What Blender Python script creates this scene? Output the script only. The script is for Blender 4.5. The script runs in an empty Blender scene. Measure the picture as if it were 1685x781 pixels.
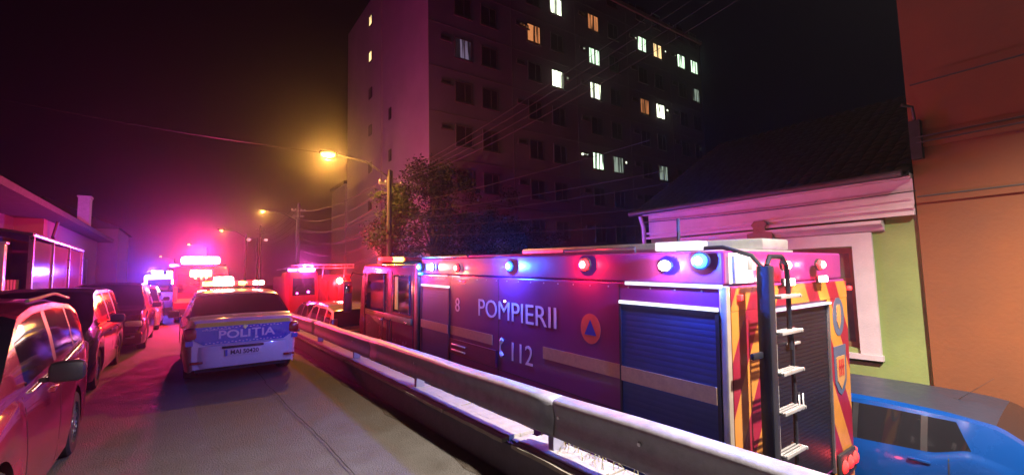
import bpy, bmesh, math, random
from mathutils import Matrix, Vector
random.seed(7)
D = bpy.data
scene = bpy.context.scene
COL = scene.collection

# ------------------------------------------------------------------ camera
cd = D.cameras.new('camera')
cd.sensor_width = 36.0
cd.lens = 36.0 * 735.0 / 1685.0
cd.clip_start = 0.05
cd.clip_end = 3000
cam = D.objects.new('camera', cd)
COL.objects.link(cam)
R_ = Vector((0.810843, -0.584834, -0.022418)); U_ = Vector((-0.029883, -0.079625, 0.996377)); F_ = Vector((0.5845, 0.807235, 0.08204))
cam.matrix_world = Matrix(((R_.x, U_.x, -F_.x, 0), (R_.y, U_.y, -F_.y, 0), (R_.z, U_.z, -F_.z, 1.7), (0, 0, 0, 1)))
scene.camera = cam

# ------------------------------------------------------------------ night sky, exposure
w = D.worlds.new('World'); scene.world = w; w.use_nodes = True
nt = w.node_tree; nt.nodes.clear()
out = nt.nodes.new('ShaderNodeOutputWorld')
bgS = nt.nodes.new('ShaderNodeBackground'); bgN = nt.nodes.new('ShaderNodeBackground')
sky = nt.nodes.new('ShaderNodeTexSky'); sky.sky_type = 'NISHITA'; sky.sun_disc = False
sky.sun_elevation = math.radians(-7); sky.sun_rotation = math.radians(200)
add = nt.nodes.new('ShaderNodeAddShader')
nt.links.new(sky.outputs[0], bgS.inputs[0]); bgS.inputs[1].default_value = 0.004
bgN.inputs[0].default_value = (0.55, 0.12, 0.8, 1); bgN.inputs[1].default_value = 0.0022   # lamp-lit urban night sky
nt.links.new(bgS.outputs[0], add.inputs[0]); nt.links.new(bgN.outputs[0], add.inputs[1]); nt.links.new(add.outputs[0], out.inputs[0])
scene.view_settings.view_transform = 'Standard'; scene.view_settings.look = 'None'
scene.view_settings.exposure = 0.0; scene.view_settings.gamma = 1.0
cy = scene.cycles
cy.use_denoising = True
cy.max_bounces = 6; cy.diffuse_bounces = 2; cy.glossy_bounces = 3; cy.volume_bounces = 0; cy.transmission_bounces = 3
cy.sample_clamp_indirect = 4.0
cy.caustics_reflective = False; cy.caustics_refractive = False

# ------------------------------------------------------------------ materials
MATS = {}
def mat(name, col, rough=0.6, metal=0.0, var=0.12, nscale=6.0, bump=0.0, bscale=40.0, emit=None, estr=0.0, coat=0.0, spec=0.5, rvar=0.1):
    if name in MATS: return MATS[name]
    m = D.materials.new(name); m.use_nodes = True
    t = m.node_tree; b = t.nodes['Principled BSDF']
    b.inputs['Metallic'].default_value = metal
    b.inputs['Specular IOR Level'].default_value = spec
    b.inputs['Coat Weight'].default_value = coat
    b.inputs['Coat Roughness'].default_value = 0.06
    tc = t.nodes.new('ShaderNodeTexCoord')
    n = t.nodes.new('ShaderNodeTexNoise'); n.inputs['Scale'].default_value = nscale; n.inputs['Detail'].default_value = 6; n.inputs['Roughness'].default_value = .65
    t.links.new(tc.outputs['Object'], n.inputs['Vector'])
    mr = t.nodes.new('ShaderNodeMapRange'); mr.inputs[1].default_value = .3; mr.inputs[2].default_value = .7; mr.inputs[3].default_value = 1 - var; mr.inputs[4].default_value = 1 + var
    t.links.new(n.outputs['Fac'], mr.inputs[0])
    mx = t.nodes.new('ShaderNodeVectorMath'); mx.operation = 'SCALE'; mx.inputs[0].default_value = col[:3]
    t.links.new(mr.outputs[0], mx.inputs['Scale']); t.links.new(mx.outputs[0], b.inputs['Base Color'])
    mr2 = t.nodes.new('ShaderNodeMapRange'); mr2.inputs[1].default_value = .3; mr2.inputs[2].default_value = .7
    mr2.inputs[3].default_value = max(0.02, rough * (1 - rvar * 2)); mr2.inputs[4].default_value = min(1, rough * (1 + rvar * 2))
    t.links.new(n.outputs['Fac'], mr2.inputs[0]); t.links.new(mr2.outputs[0], b.inputs['Roughness'])
    if bump > 0:
        n2 = t.nodes.new('ShaderNodeTexNoise'); n2.inputs['Scale'].default_value = bscale; n2.inputs['Detail'].default_value = 5
        t.links.new(tc.outputs['Object'], n2.inputs['Vector'])
        bp = t.nodes.new('ShaderNodeBump'); bp.inputs['Strength'].default_value = bump; bp.inputs['Distance'].default_value = .02
        t.links.new(n2.outputs['Fac'], bp.inputs['Height']); t.links.new(bp.outputs[0], b.inputs['Normal'])
    if emit:
        b.inputs['Emission Color'].default_value = (*emit, 1); b.inputs['Emission Strength'].default_value = estr
    MATS[name] = m
    return m

def chevron_mat():
    m = D.materials.new('chevron_print'); m.use_nodes = True
    t = m.node_tree; b = t.nodes['Principled BSDF']; b.inputs['Roughness'].default_value = .35
    tc = t.nodes.new('ShaderNodeTexCoord'); sp = t.nodes.new('ShaderNodeSeparateXYZ'); t.links.new(tc.outputs['Object'], sp.inputs[0])
    def M(op, a, bb=None):
        n = t.nodes.new('ShaderNodeMath'); n.operation = op
        for i, v in enumerate((a, bb)):
            if v is None: continue
            if isinstance(v, (int, float)): n.inputs[i].default_value = v
            else: t.links.new(v, n.inputs[i])
        return n.outputs[0]
    xa = M('ABSOLUTE', M('SUBTRACT', sp.outputs[0], 1.27))
    d = M('ADD', M('MULTIPLY', xa, 1.7), sp.outputs[2])
    f = M('FRACT', M('DIVIDE', d, 0.86))
    g = M('GREATER_THAN', f, 0.5)
    mx = t.nodes.new('ShaderNodeMix'); mx.data_type = 'RGBA'
    t.links.new(g, mx.inputs[0]); mx.inputs[6].default_value = (.4, .155, .028, 1); mx.inputs[7].default_value = (.2, .008, .025, 1)
    n = t.nodes.new('ShaderNodeTexNoise'); n.inputs['Scale'].default_value = 7; t.links.new(tc.outputs['Object'], n.inputs['Vector'])
    mr = t.nodes.new('ShaderNodeMapRange'); mr.inputs[3].default_value = .75; mr.inputs[4].default_value = 1.2; t.links.new(n.outputs['Fac'], mr.inputs[0])
    vm = t.nodes.new('ShaderNodeVectorMath'); vm.operation = 'SCALE'; t.links.new(mx.outputs[2], vm.inputs[0]); t.links.new(mr.outputs[0], vm.inputs['Scale'])
    t.links.new(vm.outputs[0], b.inputs['Base Color'])
    return m

def window_lit(name, col, s):
    """curtained lit room behind glass: emission broken by vertical curtain folds"""
    m = D.materials.new(name); m.use_nodes = True
    t = m.node_tree; b = t.nodes['Principled BSDF']; b.inputs['Base Color'].default_value = (.05, .05, .05, 1); b.inputs['Roughness'].default_value = .3
    tc = t.nodes.new('ShaderNodeTexCoord'); mp = t.nodes.new('ShaderNodeMapping'); mp.inputs['Scale'].default_value = (3.1, 1, .22)
    t.links.new(tc.outputs['Object'], mp.inputs[0])
    n = t.nodes.new('ShaderNodeTexNoise'); n.inputs['Scale'].default_value = 1.1; n.inputs['Detail'].default_value = 4; t.links.new(mp.outputs[0], n.inputs['Vector'])
    cr = t.nodes.new('ShaderNodeMapRange'); cr.inputs[1].default_value = .42; cr.inputs[2].default_value = .53; cr.inputs[3].default_value = .05 * s; cr.inputs[4].default_value = s
    t.links.new(n.outputs['Fac'], cr.inputs[0]); t.links.new(cr.outputs[0], b.inputs['Emission Strength'])
    b.inputs['Emission Color'].default_value = (*col, 1)
    return m

GLASS = mat('dark_car_glass', (.012, .012, .015), .06, var=.0, rvar=.1, spec=.7)
BLACK = mat('black_plastic', (.02, .02, .022), .45)
RUBBER = mat('tyre_rubber', (.018, .018, .018), .8, bump=.2)
RIM = mat('wheel_alloy', (.35, .35, .36), .35, .8)
CHROME = mat('chrome_trim', (.6, .6, .62), .15, 1.0)
STEEL = mat('galvanised_steel', (.27, .26, .3), .45, .35, var=.2, nscale=9, bump=.12, bscale=60)
ALU = mat('brushed_aluminium', (.6, .6, .6), .35, .7)
WHITEP = mat('white_paint', (.74, .74, .74), .3, coat=.5, var=.04)
PLATE = mat('plate_white', (.75, .75, .72), .4)
LETTER = mat('lettering_white', (.8, .78, .8), .4, var=.03)
DKLET = mat('lettering_dark', (.03, .03, .04), .5)
RED_OFF = mat('red_lens', (.3, .01, .015), .15, coat=1)

# ------------------------------------------------------------------ mesh helpers
class MB:
    def __init__(s): s.v = []; s.f = []; s.smooth = []
    def add(s, vs, fs, sm=False):
        o = len(s.v); s.v += [tuple(v) for v in vs]; s.f += [tuple(i + o for i in f) for f in fs]; s.smooth += [sm] * len(fs); return s
    def box(s, x0, x1, y0, y1, z0, z1, M=None):
        vs = [Vector((x, y, z)) for z in (z0, z1) for y in (y0, y1) for x in (x0, x1)]
        if M: vs = [M @ v for v in vs]
        return s.add(vs, [(0, 2, 3, 1), (4, 5, 7, 6), (0, 1, 5, 4), (2, 6, 7, 3), (0, 4, 6, 2), (1, 3, 7, 5)])
    def rbox(s, x0, x1, y0, y1, z0, z1, r=.01, M=None):
        b = bmesh.new(); mm = Matrix.Translation(((x0 + x1) / 2, (y0 + y1) / 2, (z0 + z1) / 2)) @ Matrix.Diagonal((abs(x1 - x0), abs(y1 - y0), abs(z1 - z0), 1))
        bmesh.ops.create_cube(b, size=1, matrix=mm)
        r = min(r, .45 * min(abs(x1 - x0), abs(y1 - y0), abs(z1 - z0)))
        bmesh.ops.bevel(b, geom=b.edges[:], offset=r, segments=2, profile=.5, affect='EDGES')
        return s.addbm(b, M, True)
    def addbm(s, b, M=None, sm=False):
        b.verts.index_update()
        vs = [(M @ v.co) if M else v.co.copy() for v in b.verts]; fs = [[v.index for v in f.verts] for f in b.faces]
        b.free(); return s.add(vs, fs, sm)
    def tube(s, pts, r, n=8, cap=True):
        pts = [Vector(p) for p in pts]; rings = []
        for i, p in enumerate(pts):
            a = pts[max(i - 1, 0)]; c = pts[min(i + 1, len(pts) - 1)]; d = (c - a).normalized()
            u = d.cross(Vector((0, 0, 1)));
            if u.length < .05: u = d.cross(Vector((1, 0, 0)))
            u.normalize(); v = d.cross(u)
            rr = r[i] if isinstance(r, (list, tuple)) else r
            rings.append([p + (u * math.cos(2 * math.pi * k / n) + v * math.sin(2 * math.pi * k / n)) * rr for k in range(n)])
        vs = [q for g in rings for q in g]; fs = []
        for i in range(len(pts) - 1):
            for k in range(n):
                fs.append((i * n + k, i * n + (k + 1) % n, (i + 1) * n + (k + 1) % n, (i + 1) * n + k))
        s.add(vs, fs, True)
        if cap: s.add(rings[0], [tuple(range(n))[::-1]]); s.add(rings[-1], [tuple(range(n))])
        return s
    def lathe(s, prof, n=24, M=None):   # profile (r, z) about z
        vs = [];
        for r, z in prof:
            for k in range(n):
                a = 2 * math.pi * k / n; v = Vector((r * math.cos(a), r * math.sin(a), z)); vs.append((M @ v) if M else v)
        fs = []
        for i in range(len(prof) - 1):
            for k in range(n): fs.append((i * n + k, i * n + (k + 1) % n, (i + 1) * n + (k + 1) % n, (i + 1) * n + k))
        return s.add(vs, fs, True)
    def prism(s, poly, y0, y1, M=None):   # poly in (x,z), extruded in y
        n = len(poly); vs = [Vector((x, y0, z)) for x, z in poly] + [Vector((x, y1, z)) for x, z in poly]
        if M: vs = [M @ v for v in vs]
        return s.add(vs, [tuple(range(n)), tuple(range(n, 2 * n))[::-1]] + [(i, i + n, (i + 1) % n + n, (i + 1) % n) for i in range(n)])
    def build(s, name, m, parent=None, world=False, bevel=0):
        me = D.meshes.new(name); vs = s.v
        if world and parent is not None:
            inv = parent.matrix_basis.inverted(); vs = [inv @ Vector(v) for v in vs]
        me.from_pydata(vs, [], s.f); me.update()
        me.polygons.foreach_set('use_smooth', s.smooth)
        bm = bmesh.new(); bm.from_mesh(me); bmesh.ops.recalc_face_normals(bm, faces=bm.faces[:]); bm.to_mesh(me); bm.free()
        if any(s.smooth): me.set_sharp_from_angle(angle=math.radians(40))
        me.materials.append(m)
        o = D.objects.new(name, me); COL.objects.link(o)
        if parent is not None: o.parent = parent
        if bevel:
            md = o.modifiers.new('bevel', 'BEVEL'); md.width = bevel; md.segments = 2; md.limit_method = 'ANGLE'
        return o

def tag(o, label=None, cat=None, group=None, kind=None):
    if label: o['label'] = label
    if cat: o['category'] = cat
    if group: o['group'] = group
    if kind: o['kind'] = kind
    return o
def empty(name, loc, label, cat, group=None, rot=(0, 0, 0)):
    o = D.objects.new(name, None); COL.objects.link(o); o.location = loc; o.rotation_euler = rot
    o.empty_display_size = .3
    return tag(o, label, cat, group)
def copy_tree(o, parent=None):
    c = o.copy(); COL.objects.link(c)
    if parent is not None: c.parent = parent
    for ch in list(o.children): copy_tree(ch, c)
    return c
def kindof(o): return o
def xf(loc=(0, 0, 0), rz=0, rx=0, ry=0):
    return Matrix.Translation(loc) @ Matrix.Rotation(rz, 4, 'Z') @ Matrix.Rotation(ry, 4, 'Y') @ Matrix.Rotation(rx, 4, 'X')
def text(name, s, size, m, parent, M, depth=.003, bold=0.0, sx=1.0, align='CENTER'):
    c = D.curves.new('txt', 'FONT'); c.body = s; c.size = size; c.extrude = depth; c.offset = bold; c.align_x = align; c.align_y = 'CENTER'
    c.resolution_u = 4
    o = D.objects.new('txt', c); COL.objects.link(o)
    dg = bpy.context.evaluated_depsgraph_get(); dg.update()
    me = D.meshes.new_from_object(o.evaluated_get(dg)); D.objects.remove(o); D.curves.remove(c)
    me.transform(M @ Matrix.Diagonal((sx, 1, 1, 1))); me.materials.clear(); me.materials.append(m); me.name = name
    q = D.objects.new(name, me); COL.objects.link(q); q.parent = parent
    return q
def bulb(name, loc, col, power, parent=None, rad=.03, spot=None, direction=None):
    """the light a lamp gives off; loc in parent's space"""
    if spot: l = D.lights.new(name, 'SPOT'); l.spot_size = math.radians(spot); l.spot_blend = .6
    else: l = D.lights.new(name, 'POINT')
    l.energy = power; l.color = col; l.shadow_soft_size = rad
    o = D.objects.new(name, l); COL.objects.link(o); o.location = loc
    if direction is not None: o.rotation_euler = Vector(direction).to_track_quat('-Z', 'Y').to_euler()
    if parent is not None: o.parent = parent
    return o
def emis(name, col, s): return mat(name, (.05, .05, .05), .3, emit=col, estr=s, var=0)
E_RED = emis('red_lamp_lit', (1, .008, .01), 9); E_BLUE = emis('blue_lamp_lit', (.004, .05, 1), 11); E_CYAN = emis('cyan_lamp_lit', (.02, .4, 1), 4)
E_WHITE = emis('white_lamp_lit', (1, .93, .8), 16); E_WARM = emis('sodium_lamp_lit', (1, .42, .05), 14); E_AMBER = emis('amber_lamp_lit', (1, .42, .06), 12)
E_MAG = emis('magenta_lamp_lit', (1, .1, .8), 12); E_STRIP = emis('led_strip_lit', (.85, .9, 1), 1.6); E_REDDIM = emis('red_tail_lit', (1, .012, .012), 2.2)
CORE = emis('lamp_core', (1, .8, .75), 30)
HOT_R = emis('red_lamp_core', (1, .35, .25), 25); HOT_B = emis('blue_lamp_core', (.15, .6, 1), 25)

# ------------------------------------------------------------------ ground, roads
def sheet(name, pts, m, kind='structure', thick=None):
    mb = MB(); mb.add(pts, [tuple(range(len(pts)))]); return tag(mb.build(name, m), kind=kind)
ASPH = mat('old_asphalt', (.105, .1, .094), .8, var=.3, nscale=2.2, bump=.9, bscale=75, spec=.35)
ASPH2 = mat('lower_asphalt', (.05, .05, .052), .8, var=.25, nscale=2.0, bump=.5, bscale=90)
DIRT_SHADE = mat('shadowed_gutter_dirt', (.06, .05, .04), .95, var=.35, nscale=9, bump=.8, bscale=70)
SOIL = mat('ground_soil', (.05, .045, .04), .95, var=.3, nscale=.7, bump=.5)
sheet('ground', [(-290, -290, -1.6), (290, -290, -1.6), (290, 290, -1.6), (-290, 290, -1.6)], SOIL)
# upper road: gridded sheet, slightly cambered
mb = MB(); nx, ny = 12, 60; vs = []; fs = []
for j in range(ny + 1):
    y = -14 + 294 * (j / ny) ** 2.0
    for i in range(nx + 1):
        x = -2.9 + i * (5.12 / nx); bend = -0.00012 * max(0, y - 30) ** 2
        vs.append((x * (1 if y < 40 else 1.4) + bend, y, .012 * math.sin(x * 2.1 + y * .3) * (1 if i not in (0, nx) else 0)))
for j in range(ny):
    for i in range(nx): a = j * (nx + 1) + i; fs.append((a, a + 1, a + nx + 2, a + nx + 1))
mb.add(vs, fs, True); tag(mb.build('upper_road', ASPH), kind='structure')
# fill under the upper road (embankment)
mb = MB(); mb.box(-9, 2.19, -14, 44, -1.6, -.03); tag(mb.build('road_embankment', SOIL), kind='structure')
# lower road, a ramp that climbs to meet the upper road
mb = MB(); vs = []; fs = []
lr = [(-14, -1.72), (1.95, -1.25), (12, -.95), (24, -.58), (42, -.02), (280, -.02)]
for y, z in lr: vs += [(2.55 if y < 42 else 2.3, y, z), (7.9, y, z)]
for i in range(len(lr) - 1): fs.append((2 * i, 2 * i + 1, 2 * i + 3, 2 * i + 2))
mb.add(vs, fs); tag(mb.build('lower_road', ASPH2), kind='structure')
PAVE = mat('pavement_concrete', (.22, .21, .2), .85, var=.15, nscale=4, bump=.3)
mb = MB(); vs = []; 
for y, z in lr: vs += [(7.9, y, z + .12), (8.6, y, z + .12), (8.6, y, z - .3), (7.9, y, z - .3)]
for i in range(len(lr) - 1):
    for k in range(4): mb.add([vs[4 * i + k], vs[4 * i + (k + 1) % 4], vs[4 * i + 4 + (k + 1) % 4], vs[4 * i + 4 + k]], [(0, 1, 2, 3)])
tag(mb.build('pavement', PAVE), kind='structure')
mb = MB(); mb.box(-4.6, -2.9, -14, 120, -.3, .13); tag(mb.build('left_pavement', PAVE), kind='structure')
# yards behind
sheet('left_yard', [(-60, -14, .02), (-4.55, -14, .02), (-4.55, 200, .02), (-60, 200, .02)], SOIL)
sheet('right_yard', [(8.6, -14, -1.3), (90, -14, -1.3), (90, 200, -.3), (8.6, 200, -.3)], SOIL)
# gutter dirt strip beside wall, the guardrail's shadow painted into its brown
mb = MB(); vs = []; fs = []
for j in range(121):
    y = -2 + j * .2; e = 2.02 + .03 * math.sin(y * 3.1) + .02 * math.sin(y * 9.7 + 1)
    vs += [(e + .06, y, -.002), (e + .1, y, .014), (2.2, y, .03)]
for j in range(120): fs += [(3 * j, 3 * j + 1, 3 * j + 4, 3 * j + 3), (3 * j + 1, 3 * j + 2, 3 * j + 5, 3 * j + 4)]
mb.add(vs, fs); tag(mb.build('gutter', DIRT_SHADE), kind='structure')
# bitumen seam
mb = MB(); vs = []; fs = []; y = 2.0; j = 0
while y < 30:
    x = 1.22 - .032 * (y - 4) + .008 * math.sin(y * 2.7) + .006 * random.uniform(-1, 1) if y < 8.6 else 1.06 + .03 * math.sin(y * .9)
    hw = .0025 + .003 * random.random(); vs += [(x - hw, y, .0185), (x + hw, y, .0185)]; y += .12; j += 1
for k in range(j - 1): fs.append((2 * k, 2 * k + 1, 2 * k + 3, 2 * k + 2))
mb.add(vs, fs); tag(mb.build('road_seam', mat('bitumen', (.01, .01, .01), .95, spec=.1)), kind='structure')

# ------------------------------------------------------------------ retaining wall and its capping
CONC = mat('wall_concrete', (.11, .1, .12), .85, var=.25, nscale=5, bump=.5, bscale=30)
CAP = mat('capping_concrete', (.3, .27, .22), .8, var=.2, nscale=9, bump=.35, bscale=45)
rw = empty('retaining_wall', (2.2, 8, 0), 'low concrete retaining wall carrying the guardrail between the two roads', 'wall')
mb = MB(); mb.box(2.215, 2.5, -3, 42, -1.62, .285); mb.build('wall_body', CONC, rw, True)
edges = [-1.2, .25, 1.25, 2.2, 3.1, 3.22, 4.3, 5.3, 6.6, 8.0, 9.6, 11.2, 13, 15, 17.5, 20, 24, 28]
for a, b in zip(edges[:-1], edges[1:]):
    if b - a < .2:
        mb = MB(); mb.rbox(2.27, 2.49, a, b, .285, .30, .004)
    else:
        mb = MB(); L = b - a
        x0 = 2.17 + random.uniform(0, .025)
        n = max(3, int(L / .12)); 
        # broken, uneven slab: top of three strips with grooves
        for (xa, xb, zt) in ((x0, x0 + .07, .318), (x0 + .078, x0 + .2, .326), (x0 + .206, 2.53, .322)):
            vs = []; 
            for k in range(n + 1):
                y = a + .012 + (L - .024) * k / n; j1 = random.uniform(-.004, .004)
                vs += [(xa + j1, y, .287), (xb, y, .287), (xb, y, zt + random.uniform(-.004, .004)), (xa + j1, y, zt + random.uniform(-.005, .003))]
            fs = [(0, 1, 2, 3), tuple(4 * n + q for q in (3, 2, 1, 0))]
            for k in range(n):
                for q in range(4): fs.append((4 * k + q, 4 * k + (q + 1) % 4, 4 * k + 4 + (q + 1) % 4, 4 * k + 4 + q))
            mb.add(vs, fs)
    mb.build('capping_slab', CAP, rw, True)
# dry grass behind the capping
mb = MB()
for _ in range(55):
    y = random.choice([random.gauss(2.62, .1), random.gauss(2.35, .22), random.uniform(1.2, 3.2)]); x = random.uniform(2.38, 2.54)
    h = random.uniform(.02, .09); a = random.uniform(0, 6.28); l = random.uniform(.02, .12); wd = .0025
    p0 = Vector((x, y, .32)); p1 = p0 + Vector((math.cos(a) * l * .5, math.sin(a) * l * .5, h)); p2 = p0 + Vector((math.cos(a) * l * 1.3, math.sin(a) * l * 1.3, h * .8))
    s_ = Vector((-math.sin(a), math.cos(a), 0)) * wd
    mb.add([p0 - s_, p0 + s_, p1 + s_, p1 - s_, p2], [(0, 1, 2, 3), (3, 2, 4)])
tag(mb.build('dry_grass', mat('dry_grass_blade', (.2, .18, .08), .8)), kind='stuff', label='tufts of dry grass growing on the wall top under the guardrail', cat='grass')

# ------------------------------------------------------------------ guardrail
gr = empty('guardrail', (2.33, 5, .3), 'long galvanised steel guardrail on posts along the wall beside the fire engine', 'guardrail')
prof = [(.0, .0), (-.03, -.004), (-.045, .006), (-.052, .03), (-.05, .07), (-.042, .11), (-.038, .15), (-.042, .19), (-.052, .225), (-.058, .255), (-.054, .27), (-.035, .288), (.05, .302), (.062, .296)]
def rail(y0, y1, dz=0, dx=0):
    mb = MB(); n = len(prof); ys = [y0 + (y1 - y0) * k / 14 for k in range(15)]
    vs = []
    for y in ys:
        wob = .006 * math.sin(y * 1.3) + .003 * math.sin(y * 4.1)
        vs += [(2.365 + px + dx + wob, y, .445 + pz + dz + wob * .6) for px, pz in prof]
    fs = [(j * n + i, j * n + i + 1, (j + 1) * n + i + 1, (j + 1) * n + i) for j in range(14) for i in range(n - 1)]
    mb.add(vs, fs, True)
    o = mb.build('rail_beam', STEEL, gr, True); md = o.modifiers.new('t', 'SOLIDIFY'); md.thickness = .004
    return o
segs = [-1.4, 2.82, 6.9, 11.0, 15.2, 19.4, 23.6]
for i in range(len(segs) - 1): rail(segs[i] - .12, segs[i + 1] + .12, dx=-.005 * (i % 2), dz=.002 * (i % 2))
DKHOLE = mat('bolt_hole', (.75, .75, .8), .35)
for y in [.25, 1.9, 2.78, 5.37, 7.98, 10.6, 13.2, 15.8, 18.4, 21]:
    mb = MB(); x = 2.345
    mb.box(x, x + .008, y - .03, y + .03, .3, .70); mb.box(x + .008, x + .1, y - .03, y - .022, .3, .70); mb.box(x + .1, x + .108, y - .03, y + .03, .3, .70)
    if y not in (1.9, .25): mb.build('post', STEEL, gr, True)
    for zz in ((.62,) if y != 2.78 else (.60, .62)):
        b = MB(); b.lathe([(0, -.008), (.012, -.007), (.015, 0), (.012, .004), (0, .005)], 10, xf((2.325, y - (.12 if zz == .60 else 0), zz), 0, 0, math.pi / 2)); b.build('bolt', mat('zinc_bolt', (.7, .7, .72), .3, .6), gr, True)

# ------------------------------------------------------------------ apartment block
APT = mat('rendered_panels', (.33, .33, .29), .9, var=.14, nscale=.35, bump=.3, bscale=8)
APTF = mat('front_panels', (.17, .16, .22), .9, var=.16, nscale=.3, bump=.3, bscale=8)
FRAME = mat('window_frame_white', (.1, .095, .1), .7)
WGLASS = mat('dark_pane', (.04, .035, .05), .35, var=.3, nscale=.8)
apt = empty('apartment_block', (12.4, 26, -1.3), 'tall concrete apartment block with scattered lit windows behind the fire engine', 'building')
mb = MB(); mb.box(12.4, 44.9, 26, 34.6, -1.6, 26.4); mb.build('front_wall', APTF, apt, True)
mb = MB(); mb.box(12.36, 12.4, 26.0, 34.6, -1.6, 26.4); mb.build('side_wall', APT, apt, True)
mb = MB(); mb.box(12.42, 44.8, 35.15, 44.7, -1.6, 26.3); mb.build('rear_wing', APT, apt, True)
mb = MB(); mb.box(12.75, 44.8, 34.6, 35.15, -1.6, 26.2); mb.build('wing_joint', mat('dark_joint', (.06, .05, .06), .9), apt, True)
mb = MB(); mb.box(12.2, 45.1, 25.8, 34.7, 26.4, 26.75); mb.build('roof_slab', APT, apt, True)
mb = MB(); mb.box(13.5, 20, 37, 43, 26.3, 28.4); mb.build('roof_plant_room', APT, apt, True)
mb = MB()
for z in [.2 + 3.08 * k for k in range(9)]: mb.box(12.36, 44.9, 25.975, 26.0, z - .03, z + .03)
for x in (19.2, 25.9, 32.6, 39.2): mb.box(x - .03, x + .03, 25.98, 26.0, -1.6, 26.4)
mb.build('panel_joint', mat('joint_sealant', (.14, .13, .15), .9), apt, True)
lit_cols = {'w': window_lit('curtain_white', (.9, 1, .72), 3.6), 'g': window_lit('curtain_green', (.7, 1, .68), 2.6), 'y': window_lit('curtain_yellow', (1, .68, .3), 2.0),
            'o': window_lit('curtain_orange', (1, .35, .12), .7), 'd': window_lit('curtain_dim', (.6, .75, .6), .45), 'b': window_lit('curtain_violet', (.6, .45, .75), .25)}
cols = [15.0, 17.15, 21.35, 23.75, 28.1, 30.65, 34.75, 37.2, 41.2, 43.6]
lit = {(3, 7): 'w', (4, 7): 'o', (6, 7): 'g', (7, 7): 'y', (8, 7): 'g', (9, 7): 'g', (2, 6): 'o', (4, 6): 'g', (9, 6): 'd', (3, 5): 'w', (4, 5): 'w', (6, 5): 'o', (7, 5): 'w', (4, 3): 'g', (5, 3): 'd', (7, 3): 'd', (0, 5): 'b', (9, 3): 'd'}
small_lit = {(33.85, 7): 'w', (38.5, 7): 'w', (40.2, 7): 'w', (26.9, 6): 'w', (24.85, 5): 'w', (38.35, 5): 'w', (26.5, 3): 'w', (31.75, 3): 'w', (20.4, 6): 'o', (43.9, 4): 'd', (26.9, 7): 'o', (42.2, 3): 'd'}
def apt_window(x, z, w_, h, glow=None, nm='window'):
    mb = MB(); t = .07; y = 25.95
    for a in ((x - w_ / 2, x + w_ / 2, z + h / 2 - t, z + h / 2), (x - w_ / 2 - .06, x + w_ / 2 + .06, z - h / 2 - .05, z - h / 2 + t)):
        mb.box(a[0], a[1], y - (.05 if a[2] < z - h / 2 else 0), 26.0, a[2], a[3])
    for a in (x - w_ / 2, x + w_ / 2 - t) + (() if w_ < .9 else (x - t / 2 + .1,)): mb.box(a, a + t, y + .004, 25.997, z - h / 2 + t, z + h / 2 - t)
    o = mb.build(nm, FRAME, apt, True)
    mb = MB(); mb.box(x - w_ / 2 + t, x + w_ / 2 - t, 25.975, 25.985, z - h / 2 + t, z + h / 2 - t)
    p = mb.build('pane', lit_cols[glow] if glow else WGLASS, apt, True); p.parent = o; p.matrix_parent_inverse.identity()
    return o
for fl in range(0, 9):
    z = 1.9 + 3.08 * fl
    for ci, x in enumerate(cols):
        g = lit.get((ci, fl))
        apt_window(x, z, 1.35, 1.5, g)
        if ci % 2 == 0: apt_window(x - 1.35, z + .45, .75, .36, None)
for (x, fl), g in small_lit.items(): apt_window(x, 1.9 + 3.08 * fl + .35, .36 if x not in (26.5, 20.4) else .9, .34, g)
# small stair windows on the street side
for k, z in enumerate([24.3, 21.0, 17.7, 14.4, 11.1, 7.8]):
    mb = MB(); mb.box(12.36, 12.42, 37.3, 38.1, z - .45, z + .45); f = mb.build('stair_window', BLACK, apt, True)
    mb = MB(); mb.box(12.345, 12.36, 37.4, 37.95, z - .38, z + .38); p = mb.build('pane', lit_cols['y'] if k < 2 else WGLASS, apt, True); p.parent = f
    if k in (3, 4):
        mb = MB(); mb.box(12.3, 12.35, 32.6, 33.1, z - .5, z + .4); f = mb.build('vent_window', BLACK, apt, True)
ann = empty('annexe_building', (12.4, 45, 0), 'lower pale annexe wall beyond the apartment block, behind the street lamp', 'building')
mb = MB(); mb.box(12.3, 20, 44.9, 50, -.5, 11); mb.build('wall', APT, ann, True)
mb = MB(); mb.box(12.15, 20.1, 44.9, 50.2, 11, 11.3); mb.build('roof', BLACK, ann, True)

# ------------------------------------------------------------------ green house
GREEN = mat('green_render', (.19, .24, .075), .9, var=.2, nscale=1.0, bump=.2, bscale=25)
TRIM = mat('cream_trim', (.5, .42, .42), .8, var=.1, nscale=3, bump=.2)
WOOD = mat('brown_window_wood', (.16, .08, .035), .55, var=.25, nscale=8)
TILE = mat('roof_tile', (.016, .008, .008), .85, var=.3, nscale=5)
HX = 8.5
hs = empty('green_house', (HX, 4, -1.3), 'single-storey green house with pink-lit white cornice and brown window', 'house')
HY0, HY1 = 1.76, 6.35
mb = MB(); mb.box(HX, 14, HY0, 2.54, -1.5, 2.42); mb.box(HX, 14, 5.15, HY1, -1.5, 2.42); mb.box(HX, 14, 2.54, 5.15, -1.5, .43); mb.box(HX, 14, 2.54, 5.15, 2.0, 2.42); mb.box(HX + .35, 14, 2.54, 5.15, .43, 2.0)
mb.build('wall', GREEN, hs, True)
mb = MB(); mb.box(HX - .06, 14, HY0 + .002, HY1, 2.42, 2.95); mb.build('frieze', TRIM, hs, True)
mb = MB(); mb.box(HX - .16, 14, HY0 + .002, HY1 + .1, 2.95, 3.02); mb.box(HX - .1, HX, HY0 + .003, HY1 + .05, 2.52, 2.57); mb.box(HX - .12, HX, HY0 + .003, HY1 + .05, 2.42, 2.47); mb.build('cornice', TRIM, hs, True)
mb = MB(); n = 0
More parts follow.
